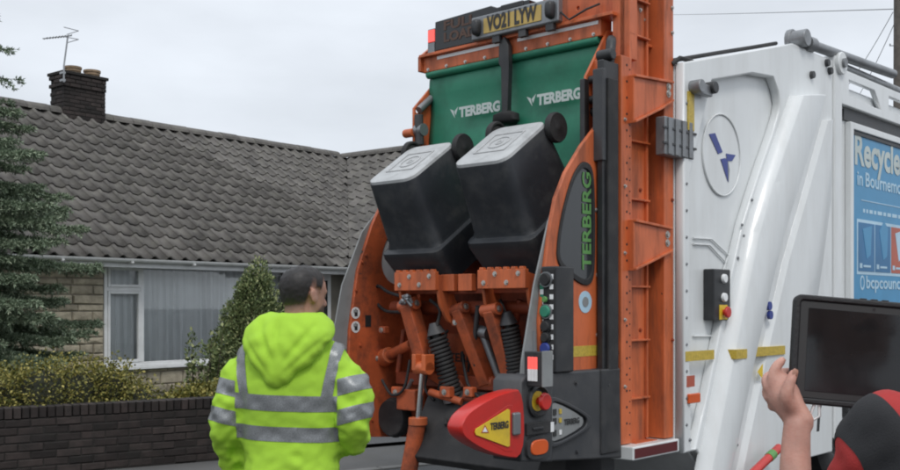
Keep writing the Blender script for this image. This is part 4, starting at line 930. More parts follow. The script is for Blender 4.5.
# hydraulic ram on the left
a = Vector(pv(423, 368, -.60)); b = Vector(pv(418, 421, -.62)); c = Vector(pv(407, 482, -.64))
hr = MB().cyl(b, c, .062, .062, 18).build('ram_barrel', 'orange2', T, smooth=40, bevel=.006)
MB().cyl(a, b, .022, .022, 14).build('ram_rod', 'chrome', hr, smooth=40); MB().cyl(a - Vector((.07, 0, 0)), a + Vector((.07, 0, 0)), .05).box(a - Vector((.07, .05, .02)), a + Vector((-.03, .05, .10))).box(a + Vector((.03, -.05, -.02)), a + Vector((.07, .05, .10))).build('ram_eye', 'orange', hr, smooth=40, bevel=.006)
MB().cyl(b - Vector((0, 0, .03)), b + Vector((0, 0, .025)), .07).build('ram_gland', 'orange', hr, smooth=40, bevel=.005)
# stub shaft on the left cheek, lower cross beams, foot plate
a = Vector(pu(384, 358, UQ)); b = Vector(pv(412, 344, -.45)); o = MB().cyl(a, b, .04).build('stub_shaft', 'orange2', T, smooth=40); MB().cyl(a, a + (b - a).normalized() * .10, .075, .065, 18).build('shaft_boss', 'orange', o, smooth=40, bevel=.008)
bolt(a + Vector((.0, -.07, .0)), (1, 0, 0), o, .016)
MB().box((-1.95, -.34, .98), (-.24, -.26, 1.08)).build('lower_beam', 'darkorange', T, bevel=.01)  # beams coloured darker so they sink into the painted cavity shade
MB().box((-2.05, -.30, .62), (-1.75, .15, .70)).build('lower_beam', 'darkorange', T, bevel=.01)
MB().ext([(-1.52, -.66, .50), (-1.52, -.40, .97), (-1.52, -.34, .97), (-1.52, -.34, .45), (-1.52, -.62, .45)], (1.22, 0, 0)).build('rubber_apron', 'rubber', T, bevel=.01)
MB().loft([ring(Vector(pv(399, 417, -.3)) + Vector((0, dy, 0)), r_, r_, 24, 2, (1, 0, 0), (0, 0, 1)) for dy, r_ in ((0, .15), (-.05, .16), (-.1, .14))]).build('pulley', 'rubber', T, smooth=50, bevel=.01)
MB().box((-1.80, -.48, .80), (-1.60, -.36, .96)).build('mount_block', 'orange2', T, bevel=.012)
box('bumper_beam', (-2.0, -.06, .42), (-.2, .1, .62), 'dark', T, .02)
def hose(pts, r=.013, m='rubber'):
    P = [Vector(p) for p in pts]; q = []
    for i in range(len(P) - 1):
        p0, p1, p2, p3 = P[max(i - 1, 0)], P[i], P[i + 1], P[min(i + 2, len(P) - 1)]
        for k in range(6):
            t_ = k / 6; q.append(.5 * ((2 * p1) + (p2 - p0) * t_ + (2 * p0 - 5 * p1 + 4 * p2 - p3) * t_ ** 2 + (3 * p1 - p0 - 3 * p2 + p3) * t_ ** 3))
    MB().tube(q + [P[-1]], r, 7).build('hose', m, T, smooth=60)
hose([pv(374, 292, -.4), pv(378, 286, -.42), pv(388, 292, -.45), pv(400, 296, -.5)]); hose([pv(374, 292, -.4), pv(376, 302, -.4), pv(386, 311, -.42), pv(402, 312, -.5)])
hose([pv(430, 300, -.5), pv(440, 310, -.5), pv(437, 330, -.52), pv(446, 350, -.45)]); hose([pv(442, 372, -.36), pv(438, 395, -.4), pv(430, 410, -.4), pv(420, 440, -.5)])
hose([pv(452, 390, -.33), pv(447, 405, -.4), pv(446, 425, -.55)]); hose([pv(500, 300, -.45), pv(506, 320, -.46), pv(498, 350, -.36), pv(503, 382, -.33)])
hose([pv(468, 372, -.3), pv(470, 360, -.3), pv(478, 345, -.3), pv(474, 330, -.28)], .010)
for (p0, p1, V0, V1, r_, m_) in (((444, 302), (470, 330), -.40, -.35, .016, 'grey'), ((404, 330), (398, 372), -.42, -.40, .02, 'darkorange'), ((464, 398), (500, 402), -.42, -.40, .03, 'darkorange'), ((430, 392), (462, 402), -.50, -.46, .028, 'orange2'), ((478, 306), (474, 346), -.42, -.38, .018, 'dark'), ((520, 300), (505, 380), -.38, -.34, .022, 'darkorange'), ((412, 380), (400, 405), -.45, -.42, .016, 'grey')):
    MB().cyl(pv(*p0, V0), pv(*p1, V1), r_, r_, 12).build('linkage_rod', m_, T, smooth=40)
for px, py, V, sz in ((447, 392, -.50, .05), (470, 392, -.44, .045), (398, 392, -.46, .05), (458, 322, -.44, .04), (508, 390, -.44, .045), (384, 330, -.42, .035), (430, 352, -.44, .035)):
    q = Vector(pv(px, py, V)); o = MB().box(q - Vector((sz, .03, sz * .8)), q + Vector((sz, .03, sz * .8))).build('pivot_block', 'orange2', T, bevel=.01); bolt(q + Vector((0, -.03, 0)), (0, -1, 0), o, .015)
hose([pv(382, 380, -.45), pv(392, 395, -.5), pv(404, 388, -.5), pv(410, 360, -.48)], .011); hose([pv(434, 400, -.45), pv(425, 385, -.45), pv(436, 350, -.4), pv(448, 330, -.35)], .011); hose([pv(462, 352, -.32), pv(468, 384, -.4), pv(480, 398, -.45)], .012); hose([pv(516, 340, -.42), pv(522, 360, -.45), pv(514, 386, -.45)], .010)
cl_ = MB()
for i in range(9):
    p = Vector(pv(406 + rp.uniform(-5, 7), 300 + rp.uniform(-4, 5), -.64)); cl_.cyl(p, p + rv(.05), .012, .012, 6)
cl_.build('hose_fittings', 'grey', T)
# ---------------------------------------------------------------- controls and lower moulding on the right
UM = .0
mo = sideplate('lower_moulding', [(541, 374), (620, 368), (622, 458), (541, 462)], UM, .20, 'dark', T, (), .012)
box('moulding_skirt', (-.16, pu(600, 400, 0)[1], .62), (.012, pu(619, 400, 0)[1], 1.18), 'black', mo, .012)
arrow = [(549, 404), (556, 402), (582, 416), (584, 422), (581, 428), (556, 442), (549, 440)]
ap = sideplate('arrow_panel', arrow, UM + .012, .012, 'skirt', mo, (), .003, 1)
ar = yz(PU(shrinkpx(arrow, 1.32), UM)); ar2 = yz(PU(shrinkpx(arrow, 1.06), UM))
ar = [tuple(p) for p in smoothpoly([Vector(a) for a in ar], 2)]; ar2 = [tuple(p) for p in smoothpoly([Vector(a) for a in ar2], 2)]
plate('arrow_rim', ar, [ar2], (UM + .022, 0, 0), *SIDE, .022, 'dark', mo, .006)
for i, (px, py) in enumerate(((555, 412), (555, 421), (555, 433))):
    p = pu(px, py, UM + .014); MB().box((p[0], p[1] - .02, p[2] - .02), (p[0] + .004, p[1] + .012, p[2] + .018)).build('panel_print', 'blackletter', ap); MB().box((p[0], p[1] + .04, p[2] - .015), (p[0] + .004, p[1] + .065, p[2] + .015)).build('panel_print', 'refyel' if i < 2 else 'whiteclean', ap)
a = pu(564, 425, UM + .014); text('lettering', 'TERBERG', .05, a, *SIDE, 'blackletter', ap, .001, width=.16)
for px, py in ((576, 383), (577, 452), (608, 385), (545, 380)): bolt(pu(px, py, UM + .001), (1, 0, 0), mo, .010, 'dark')
# red fairing with yellow triangle
red = [(457, 424), (464, 412), (488, 397), (508, 390), (521, 389), (522, 459), (500, 457), (478, 449), (461, 438), (457, 431)]
pr_ = PU(red, UM + .03)
cyc = sum(p[1] for p in pr_) / len(pr_); czc = sum(p[2] for p in pr_) / len(pr_)
rings = []
for du, k in ((-.085, .93), (-.075, .985), (-.06, 1.0), (.005, 1.0), (.020, .985), (.030, .955)):
    rings.append([(UM + .03 + du, cyc + (p[1] - cyc) * k, czc + (p[2] - czc) * k) for p in smoothpoly([Vector(q) for q in pr_], 2)])
rf = MB().loft(rings).build('red_fairing', 'red', T, smooth=38)
tri = [(475, 432), (476, 429), (508, 409), (510, 410), (510, 446), (508, 447), (476, 435)]
ys = sideplate('yellow_triangle', tri, UM + .068, .004, 'yellow', rf, (), .001, 0)
w3 = [(481, 433), (489, 433), (485, 425)]
MB().ext(PU(w3, UM + .068), (.002, 0, 0)).build('warning_print', 'redbox', ys); MB().ext(PU(shrinkpx(w3, .6), UM + .070), (.002, 0, 0)).build('warning_print', 'whiteclean', ys)
a = pu(490, 430, UM + .066); b = pu(508, 427, UM + .066); text('lettering', 'TERBERG', .055, (UM + .067, a[1], a[2] - .0), *SIDE, 'blackletter', ys, .002, width=b[1] - a[1])
sideplate('yellow_backing', [(470, 432), (508, 405), (513, 405), (513, 452), (506, 452)], UM + .061, .01, 'red', rf, (), .003)
# column with stop button, key switch and amber lamp
cl2 = sideplate('control_column', [(521, 382), (526, 375), (545, 375), (553, 382), (553, 462), (521, 462)], UM + .055, .22, 'dark', T, (), .012)
UX = UM + .055
p = pu(537, 401, UX); MB().loft([ring((UX + du, p[1], p[2]), r_, r_, 20, 2, (0, 1, 0), (0, 0, 1)) for du, r_ in ((-.002, .10), (.02, .10), (.028, .085), (.004, .07))]).build('button_collar', 'black', cl2, smooth=40)
disc((UX + .004, p[1], p[2]), (1, 0, 0), .06, .004, 20).build('yellow_surround', 'yellow', cl2)
MB().cyl((UX + .008, p[1], p[2]), (UX + .05, p[1], p[2]), .025).cyl((UX + .05, p[1], p[2]), (UX + .075, p[1], p[2]), .055, .048, 20).build('stop_button', 'red', cl2, smooth=40, bevel=.006)
a = pu(525, 436, UX); b = pu(549, 420, UX); box('recess_cover', (UX, a[1], a[2]), (UX + .016, b[1], b[2]), 'rubber', cl2, .006)
box('keypad', (UX + .016, a[1] + .05, a[2] + .03), (UX + .026, a[1] + .15, b[2] - .03), 'black', cl2, .004); box('small_label', (UX + .0, b[1] + .004, a[2] + .0), (UX + .004, b[1] + .045, a[2] + .06), 'whiteclean', cl2, 0)
p = pu(537, 447, UX); MB().loft([ring((UX + du, p[1], p[2]), r_, r_ * .6, 20, 3, (0, 1, 0), (0, 0, 1)) for du, r_ in ((-.002, .12), (.018, .115), (.018, .09))]).build('lamp_collar', 'black', cl2, smooth=30); MB().loft([ring((UX + du, p[1], p[2]), r_, r_ * .55, 20, 3, (0, 1, 0), (0, 0, 1)) for du, r_ in ((.01, .088), (.026, .08))]).build('side_marker', 'amber', cl2, smooth=30, bevel=.004)
a = pu(513.5, 436, UX + .02); b = pu(521, 412, UX + .02); box('grab_handle', (UX - .03, a[1], a[2]), (UX + .025, b[1], b[2]), 'grey', rf, .012)
# rear lamp above the fairing
Vl = pu(524, 370, UX - .02)[1]
q0 = pv(524, 386, Vl); q1 = pv(542, 352, Vl)
lmp = box('lamp_unit', (q0[0], Vl, q0[2]), (q1[0], Vl + .05, q1[2]), 'black', T, .006)
box('lamp_bracket', (q1[0] + .001, Vl - .005, q0[2]), (q1[0] + .012, Vl + .09, q1[2] + .005), 'skirt', lmp, .002)
xa, xb = q0[0] + .03, q1[0] - .03; zc = (q0[2] + q1[2]) / 2
nl = 3
for r_ in range(4):
    for c_ in range(nl):
        x = xa + (xb - xa) * (c_ + .5) / nl; z = q1[2] - .035 - (q1[2] - q0[2] - .07) * (r_ + .5) / 4; w_ = (xb - xa) / nl * .46
        box('led_cell', (x - w_, Vl - .008, z - .021), (x + w_, Vl - .001, z + .021), 'redlens' if r_ < 2 else 'whiteclean', lmp, .004)
MB().cyl((q0[0] + .05, Vl + .03, q1[2]), (q0[0] + .05, Vl + .03, q1[2] + .12), .007).build('lamp_pin', 'grey', lmp)
# black control box with push buttons
Vb = pu(556, 300, UC + .10)[1]
z1_ = pu(556, 266, UC + .10)[2]; z0_ = pu(556, 373, UC + .10)[2]
xR = UC + .10; xL = pv(541, 300, Vb)[0]
bx_ = box('control_box', (xL, Vb, z0_), (xR, Vb + .19, z1_), 'black', T, .010)
box('control_face', (xL + .012, Vb - .006, z0_ + .02), (xR - .01, Vb + .0, z1_ - .02), 'rubber', bx_, .003)
xc = (xL + xR) / 2 - .01; cols = ['rubber', 'greenletter', 'green', 'rubber', 'rubber', 'logo', 'rubber']; zs_ = [.08, .24, .315, .42, .52, .61, .70]
Hh = z1_ - z0_
for i in range(18):
    z = z1_ - .05 - (Hh - .1) * (i + .5) / 18
    for sx_ in (-1, 1):
        box('check_sticker', (xc + sx_ * .038 - .014, Vb - .0075, z - .016), (xc + sx_ * .038 + .014, Vb - .0055, z + .016), ('whiteclean' if (i + (sx_ > 0)) % 2 else ('green' if sx_ < 0 else 'rubber')), bx_, 0)
for c_, f_, r_ in zip(cols, (.10, .30, .42, .57, .68, .79, .91), (.042, .02, .040, .034, .032, .038, .042)):
    z = z1_ - .02 - (Hh - .04) * f_; MB().cyl((xc, Vb - .006, z), (xc, Vb - .02, z), r_ * 1.15, r_ * 1.15, 20).build('button_ring', 'grey' if f_ in (.10, .42, .91) else 'black', bx_, smooth=40); MB().cyl((xc, Vb - .02, z), (xc, Vb - .036, z), r_, r_ * .85, 20).build('push_button', c_, bx_, smooth=40, bevel=.003)
hose([pu(558, 372, UC + .04), pu(560, 384, UC + .06), pu(567, 386, UC + .06), pu(570, 372, UC + .04)], .012)
# ================================================================== WHEELIE BINS on the lift
def wheelie(u, tilt, label):
    """built upright at its own origin: base on z = 0, front towards +y; then hung tipped on the comb"""
    e = empty('wheelie_bin'); tag(e, label, 'bin', 'wheelie bins being tipped')
    bw, bd, tw, td, H = .235, .285, .285, .34, .82
    def rr(w_, d0, d1, z, r=.06, n=5):                       # rounded rectangle ring, y from d0 (back) to d1 (front)
        o = []
        for cx_, cy_, a0 in ((w_ - r, d1 - r, 0), (-w_ + r, d1 - r, 90), (-w_ + r, d0 + r, 180), (w_ - r, d0 + r, 270)):
            for i in range(n + 1):
                a = R(a0 + 90 * i / n); o.append((cx_ + r * math.cos(a), cy_ + r * math.sin(a), z))
        return o
    f = lambda q: (bw + (tw - bw) * q, -bd - .02 * q, bd + .10 * q)
    rings = [rr(*f(0), 0.025, .085)] + [rr(*f(q), H * q, .085) for q in (.04, .3, .62)]
    w_, d0, d1 = f(.66)
    rings += [rr(w_ + .004, d0, d1 + .004, H * .655), rr(w_ + .03, d0 - .03, d1 + .045, H * .67), rr(w_ + .034, d0 - .03, d1 + .05, H * .72), rr(w_ + .018, d0 - .02, d1 + .02, H * .93), rr(w_ + .024, d0 - .02, d1 + .03, H), rr(w_ + .005, d0, d1 + .005, H), rr(w_ - .01, d0 + .02, d1 - .01, H * .7)]
    MB().loft(rings, cap=False).put(rr(w_ - .03, d0 + .03, d1 - .03, H * .8), [tuple(range(24))]).build('body', 'binbody', e, smooth=35, bevel=.004)
    w_, d0, d1 = f(0)
    ba = MB().loft([rr(w_ - .001, d0 + .001, d1 - .001, .026, .085), rr(w_ - .006, d0 + .006, d1 - .006, .006, .08), rr(w_ - .02, d0 + .02, d1 - .02, .0, .07)]).build('base', 'binbase', e, smooth=35)
    sq = lambda k: [(k * a, k * b * 1.05 + .0) for a, b in ((-1, -1), (1, -1), (1, 1), (-1, 1))]
    ex = (1, 0, 0); ey_ = (0, -1, 0)
    plate('moulded_square', sq(.135), [sq(.123)], (0, 0, -.006), ex, ey_, .006, 'binlip', ba, .001)
    ci = lambda r_: [(r_ * math.cos(a * .2618), r_ * math.sin(a * .2618)) for a in range(24)]
    plate('moulded_ring', ci(.085), [ci(.074)], (0, 0, -.006), ex, ey_, .006, 'binlip', ba, .001)
    plate('moulded_mark', ci(.03), [ci(.018)], (0, 0, -.005), ex, ey_, .005, 'binlip', ba, .001)
    MB().cyl((-.29, -bd - .01, .07), (.29, -bd - .01, .07), .012).build('axle', 'grey', e, smooth=40)
    for s_ in (-1, 1):
        pr = [(.0, .022), (.0, .04), (.012, .075), (.0, .085), (.0, .098), (.012, .105), (.038, .105), (.05, .098), (.05, .03), (.055, .022)]
        MB().loft([[(s_ * (.238 + x), -bd - .01 + r_ * math.cos(6.283 * k / 26), .07 + r_ * math.sin(6.283 * k / 26)) for k in range(26)] for x, r_ in pr]).build('wheel', 'rubber', e, smooth=40)
    hg = f(1)
    MB().tube([(-.22, hg[1] - .0, H - .03), (-.22, hg[1] - .07, H - .02), (.22, hg[1] - .07, H - .02), (.22, hg[1] - .0, H - .03)], .016, 8).build('handle', 'binbody', e, smooth=40)
    # lid has swung open on its hinge and hangs down behind
    ld = MB().ext([(-hg[0] - .02, hg[1] - .06, H + .01), (-hg[0] - .02, hg[1] - .10, H + .50), (-hg[0] - .02, hg[1] - .13, H + .52), (-hg[0] - .02, hg[1] - .10, H + .0)], (2 * hg[0] + .04, 0, 0)).build('lid', 'binbody', e, bevel=.01)
    return e, bd
for px, py, wpx, lab, uc in ((387, 180.5, 43, 'charcoal wheelie bin on the left of the lift, nearer the house', -1.53), (476.5, 162.5, 53, 'charcoal wheelie bin on the right of the lift, in front of the green curtain', -.70)):
    tilt = R(-146); e, bd = wheelie(uc, tilt, lab)
    rot = Matrix.Rotation(math.atan2(uW.y, uW.x), 4, 'Z') @ Matrix.Rotation(tilt, 4, 'X')
    target = pv(px, py, -.86); tgt = Vector((target[0], -.86, target[2]))          # middle of the base's front edge
    loc_local = tgt - (Matrix.Rotation(tilt, 3, 'X') @ Vector((0, bd, 0)))
    wm = Matrix.Translation((TO.x, TO.y, 0)) @ Matrix.Rotation(math.atan2(uW.y, uW.x), 4, 'Z')
    e.matrix_world = Matrix.Translation(wm @ loc_local) @ rot
# ================================================================== PEOPLE
def skinmat(name, col):
    m = mat(name, col, .5, var=.16, vscale=22, dirt=(col[0] * .85, col[1] * .62, col[2] * .58), damt=.55, dscale=28, bump=.5, bscale=240, bdist=.0012)
    b = m.node_tree.nodes['Principled BSDF']; b.inputs['Subsurface Weight'].default_value = .12; b.inputs['Subsurface Radius'].default_value = (.012, .005, .003); b.inputs['Subsurface Scale'].default_value = .5
    return m
M['skin'] = skinmat('skin', (.36, .195, .14)); M['skin2'] = skinmat('pale_skin', (.50, .27, .21))
M['hair'] = mat('cropped_dark_hair', (.030, .024, .020), .7, var=.45, vscale=160, bump=1, bscale=260, bdist=.004)
M['hair2'] = mat('thinner_hair', (.075, .05, .038), .75, var=.5, vscale=220, bump=.8, bscale=300, bdist=.002)
M['hivis'] = mat('fluorescent_yellow_fleece', (.36, .61, .04), .85, var=.08, vscale=5, dirt=(.23, .40, .04), damt=.35, dscale=4, bump=.5, bscale=260, bdist=.002)
M['reflect'] = mat('grey_reflective_tape', (.22, .23, .235), .38, .35, var=.3, vscale=260, bump=.3, bscale=300, bdist=.001)
M['trouser'] = mat('dark_work_trousers', (.03, .032, .04), .85, var=.2, bump=.4, bscale=200)
M['boot'] = mat('black_boot_leather', (.02, .018, .016), .5, var=.2)
M['redshirt'] = mat('red_shirt_cloth', (.36, .022, .020), .8, var=.12, vscale=9, bump=.5, bscale=350, bdist=.0015)
M['blackcloth'] = mat('black_shirt_cloth', (.018, .018, .02), .85, var=.2, vscale=9, bump=.5, bscale=350, bdist=.0015)
M['eye'] = mat('eye', (.16, .13, .11), .2)
M['screen'] = mat('dark_tablet_screen', (.012, .013, .014), .10, var=.3, vscale=6, dirt=(.03, .03, .032), damt=.5, dscale=5)
M['case'] = mat('rugged_black_case', (.016, .016, .017), .6, var=.2, bump=.3, bscale=200)
def remesh(mb, vox, it=4, f=.5):
    me = mb.mesh('t'); o = bpy.data.objects.new('t', me)
    m = o.modifiers.new('r', 'REMESH'); m.mode = 'VOXEL'; m.voxel_size = vox
    s_ = o.modifiers.new('s', 'SMOOTH'); s_.factor = f; s_.iterations = it
    r = bake(o)
    for p in r.polygons: p.use_smooth = True
    return r
def limb(mb, pts, rad, n=14, sub=5):
    P = [Vector(p) for p in pts]; q = []; rr = []
    for i in range(len(P) - 1):
        p0, p1, p2, p3 = P[max(i - 1, 0)], P[i], P[i + 1], P[min(i + 2, len(P) - 1)]
        for k in range(sub):
            t_ = k / sub; q.append(.5 * ((2 * p1) + (p2 - p0) * t_ + (2 * p0 - 5 * p1 + 4 * p2 - p3) * t_ ** 2 + (3 * p1 - p0 - 3 * p2 + p3) * t_ ** 3)); rr.append(rad[i] + (rad[i + 1] - rad[i]) * t_)
    q.append(P[-1]); rr.append(rad[-1])
    d0 = (q[0] - q[1]).normalized(); d1 = (q[-1] - q[-2]).normalized()
    q = [q[0] + d0 * rr[0] * .6] + q + [q[-1] + d1 * rr[-1] * .45, q[-1] + d1 * rr[-1] * .8]; rr = [rr[0] * .55] + rr + [rr[-1] * .85, rr[-1] * .45]
    mb.tube(q, rr, n)
HEAD = [(-.122, .025, .078, .035), (-.113, .044, .093, -.005), (-.09, .056, .094, -.045), (-.06, .063, .094, -.072), (-.03, .068, .094, -.088), (0, .073, .090, -.098), (.03, .077, .097, -.104), (.06, .076, .089, -.102), (.085, .067, .070, -.088), (.105, .046, .040, -.058), (.117, .016, .008, -.024)]
def head(mb, mt):
    rs_ = []
    for z, hw, f, b in HEAD: rs_.append([mt @ p for p in ring((0, (f + b) / 2, z), hw, (f - b) / 2, 28, 2.25)])
    mb.loft(rs_)
    tb_ = lambda P, r_, n=8: mb.tube([mt @ Vector(p) for p in P], r_, n)
    tb_([(0, .085, .022), (0, .098, .004), (0, .112, -.018), (0, .119, -.030), (0, .108, -.040)], [.007, .009, .012, .014, .008])      # nose
    for s_ in (-1, 1):
        tb_([(s_ * .006, .100, -.035), (s_ * .016, .098, -.034), (s_ * .02, .088, -.03)], [.009, .010, .006])
        tb_([(s_ * .008, .092, .022), (s_ * .03, .091, .027), (s_ * .052, .074, .018)], [.008, .009, .007])                          # brow
        tb_([(s_ * .0, .090, -.060), (s_ * .014, .089, -.061), (s_ * .024, .082, -.062)], [.009, .008, .004]); tb_([(s_ * .0, .088, -.071), (s_ * .012, .088, -.071), (s_ * .022, .080, -.067)], [.009, .008, .004])
        E_ = Vector((s_ * .079, -.012, -.006)); rr = []                                                                            # ear
        for k, (dx, a, b) in enumerate(((-.012, .012, .018), (.0, .017, .028), (.008, .021, .034), (.013, .020, .033), (.016, .013, .026))):
            rr.append([mt @ (Vector((E_.x + s_ * dx, E_.y - .010 * k * .6 + a * math.cos(6.283 * i / 14) * 1.0 - .25 * b * math.sin(6.283 * i / 14), E_.z + b * math.sin(6.283 * i / 14)))) for i in range(14)])
        mb.loft(rr)
    tb_([(0, .082, -.105), (.0, .091, -.100)], [.016, .012])
def hand(mb, P):
    for pts, r_ in P: limb(mb, pts, r_, 10, 4)
def bandcut(me, planes_for, inside, off=.0022):
    """cut the cloth along the planes, then lift copies of the faces that fall inside into a tape mesh"""
    bm = bmesh.new(); bm.from_mesh(me)
    for sel, co, no in planes_for:
        fs = [f for f in bm.faces if sel(f.calc_center_median())]; ge = set(fs)
        for f in fs: ge.update(f.verts); ge.update(f.edges)
        bmesh.ops.bisect_plane(bm, geom=list(ge), plane_co=co, plane_no=no)
    bm.normal_update(); bm.to_mesh(me)
    vs = []; fs = []; idx = {}
    for f in bm.faces:
        if inside(f.calc_center_median()):
            k = []
            for v in f.verts:
                if v.index not in idx: idx[v.index] = len(vs); vs.append(v.co + v.normal * off)
                k.append(idx[v.index])
            fs.append(k)
    bm.free()
    r = bpy.data.meshes.new('band'); r.from_pydata([tuple(v) for v in vs], [], fs); r.update()
    for p in r.polygons: p.use_smooth = True
    return r
def wrinkle(me, amp, fn=None):
    nrm = [v.normal.copy() for v in me.vertices]
    for v, nv in zip(me.vertices, nrm):
        c = v.co; a = noise.noise(Vector((c.x * 5, c.y * 5, c.z * 7))) * 1.0 + noise.noise(Vector((c.x * 9 + 4, c.y * 9, c.z * 20 + c.x * 8))) * .6 + noise.noise(Vector((c.x * 22 + 9, c.y * 22, c.z * 30 - c.x * 14))) * .40 + .5 * (.25 - abs(noise.noise(Vector((c.x * 7 + 3, c.y * 7, c.z * 11 + c.x * 9)))) * 1.6)
        v.co += nv * (amp * a * (fn(c) if fn else 1))
    me.update()
def legs(mb, w_=1.0, top=.92):
    for s_ in (-1, 1):
        limb(mb, [(s_ * .09, 0, top), (s_ * .10, .01, .70), (s_ * .10, .015, .48), (s_ * .105, -.01, .28), (s_ * .11, -.02, .09)], [.088 * w_, .082 * w_, .058 * w_, .055 * w_, .04 * w_], 14)
        limb(mb, [(s_ * .11, -.04, .05), (s_ * .115, .05, .045), (s_ * .12, .14, .03)], [.042, .042, .03], 12)
def finish(me, name, m, parent, loc=None, rz=0):
    o = add(name, me, m, parent)
    for p in me.polygons: p.use_smooth = True
    if loc is not None: o.location = loc; o.rotation_euler = (0, 0, rz)
    return o
def legwear(parent, m):
    t_ = MB(); legs(t_, 1.22); t_.loft([ring((0, 0, z), rx, ry, 24, 2.4) for z, rx, ry in ((.78, .17, .12), (.86, .185, .125), (.96, .18, .125), (1.02, .175, .12))])
    me = remesh(t_, .014, 3)
    bm = bmesh.new(); bm.from_mesh(me); bmesh.ops.bisect_plane(bm, geom=bm.verts[:] + bm.edges[:] + bm.faces[:], plane_co=(0, 0, .10), plane_no=(0, 0, -1), clear_outer=True); bm.to_mesh(me); bm.free()
    wrinkle(me, .006); finish(me, 'trousers', m, parent)
    for s_ in (-1, 1):
        b = MB(); limb(b, [(s_ * .11, -.05, .05), (s_ * .115, .05, .045), (s_ * .12, .15, .035)], [.052, .050, .040], 14); limb(b, [(s_ * .11, -.025, .06), (s_ * .11, -.025, .17)], [.052, .055], 14)
        me = remesh(b, .01, 3)
        bm = bmesh.new(); bm.from_mesh(me); bmesh.ops.bisect_plane(bm, geom=bm.verts[:] + bm.edges[:] + bm.faces[:], plane_co=(0, 0, .002), plane_no=(0, 0, -1), clear_outer=True); bmesh.ops.holes_fill(bm, edges=bm.edges[:]); bm.to_mesh(me); bm.free()
        finish(me, 'boot', 'boot', parent)

# ---- workman in the hi-vis hoodie, seen from behind, head turned to his right
MX, MY, MRZ = (292 - CX) / F * 4.3, 4.3, R(-4)
bd_ = MB()
HM = Matrix.Translation((.045, .035, 1.640)) @ Matrix.Rotation(R(-36), 4, 'Z') @ Matrix.Rotation(R(-4), 4, 'X')
head(bd_, HM)
limb(bd_, [(.02, .0, 1.44), (.03, .005, 1.53), (.038, .02, 1.60)], [.075, .066, .064], 18)
bd_.loft([ring((0, 0, z), rx, ry, 24, 2.4) for z, rx, ry in ((.88, .15, .10), (1.0, .15, .10), (1.15, .16, .105), (1.3, .165, .10), (1.38, .14, .08), (1.45, .09, .065))])
AL = [(-.155, -.005, 1.365), (-.235, -.03, 1.25), (-.265, -.045, 1.12), (-.262, .02, .98), (-.245, .09, .86)]
AR = [(.155, -.005, 1.365), (.238, -.035, 1.26), (.275, -.05, 1.125), (.235, .06, 1.03), (.13, .17, 1.00)]
limb(bd_, AL, [.045, .045, .040, .036, .027]); limb(bd_, AR, [.045, .045, .040, .036, .027])
def fist(c, d, side):
    c = Vector(c); d = Vector(d).normalized(); u_ = d.orthogonal().normalized(); w_ = d.cross(u_); P = [([c, c + d * .05, c + d * .085], [.026, .034, .032])]
    for i in range(4):
        b = c + d * .085 + w_ * (.028 - .019 * i); P.append(([b, b + d * (.04 - .004 * abs(i - 1)), b + d * .045 + u_ * .03, b + d * .02 + u_ * .04], [.0095, .009, .0085, .0075]))
    P.append(([c + d * .03 + w_ * .03, c + d * .06 + w_ * .042 + u_ * .02, c + d * .085 + w_ * .03 + u_ * .03], [.012, .011, .009])); return P
hand(bd_, fist(AL[-1], (.08, .25, -1), -1)); hand(bd_, fist(AR[-1], (-.9, .25, -.2), 1))
legs(bd_)
man = finish(remesh(bd_, .0075, 3), 'person', 'skin', None, (MX, MY, 0), MRZ)
tag(man, 'man in a fluorescent yellow hooded jacket with grey reflective bands, seen from behind', 'person')
# hair: a density field over the head, stored per vertex so that the crop fades out at its edges
HI = HM.inverted()
def sstep(x): x = min(1, max(0, x)); return x * x * (3 - 2 * x)
LINE = ((-.20, -.108), (-.10, -.108), (-.050, -.085), (-.032, .004), (.004, .012), (.014, -.005), (.024, .030), (.034, .052), (.060, .068), (.20, .11))
def hairw(c):
    p = HI @ c
    if p.length > .17 or p.z > .14: return 0
    for (y0_, z0_), (y1_, z1_) in zip(LINE, LINE[1:]):
        if y0_ <= p.y <= y1_: zl = z0_ + (z1_ - z0_) * (p.y - y0_) / (y1_ - y0_); break
    else: return 0
    w_ = sstep((p.z - zl + .006 * noise.noise(p * 120)) / (.075 if p.y < -.01 else .03))
    if abs(p.x) > .0725 and -.05 < p.y < .014 and -.052 < p.z < .032: w_ = 0
    return w_
def beardw(c):
    p = HI @ c
    if p.length > .17: return 0
    lip = sstep((.022 - math.hypot(p.x * .8, (p.z + .066) * 1.6)) / .006) if p.y > .075 else 0
    w_ = sstep((-.030 + .9 * (p.y - .05) * (p.y < .05) - p.z - .012 * (p.y > .08)) / .016) * sstep((p.y - .004) / .02) * sstep((p.z + .135) / .03)
    return .8 * w_ * (1 - .9 * lip) * (abs(p.x) < .08)
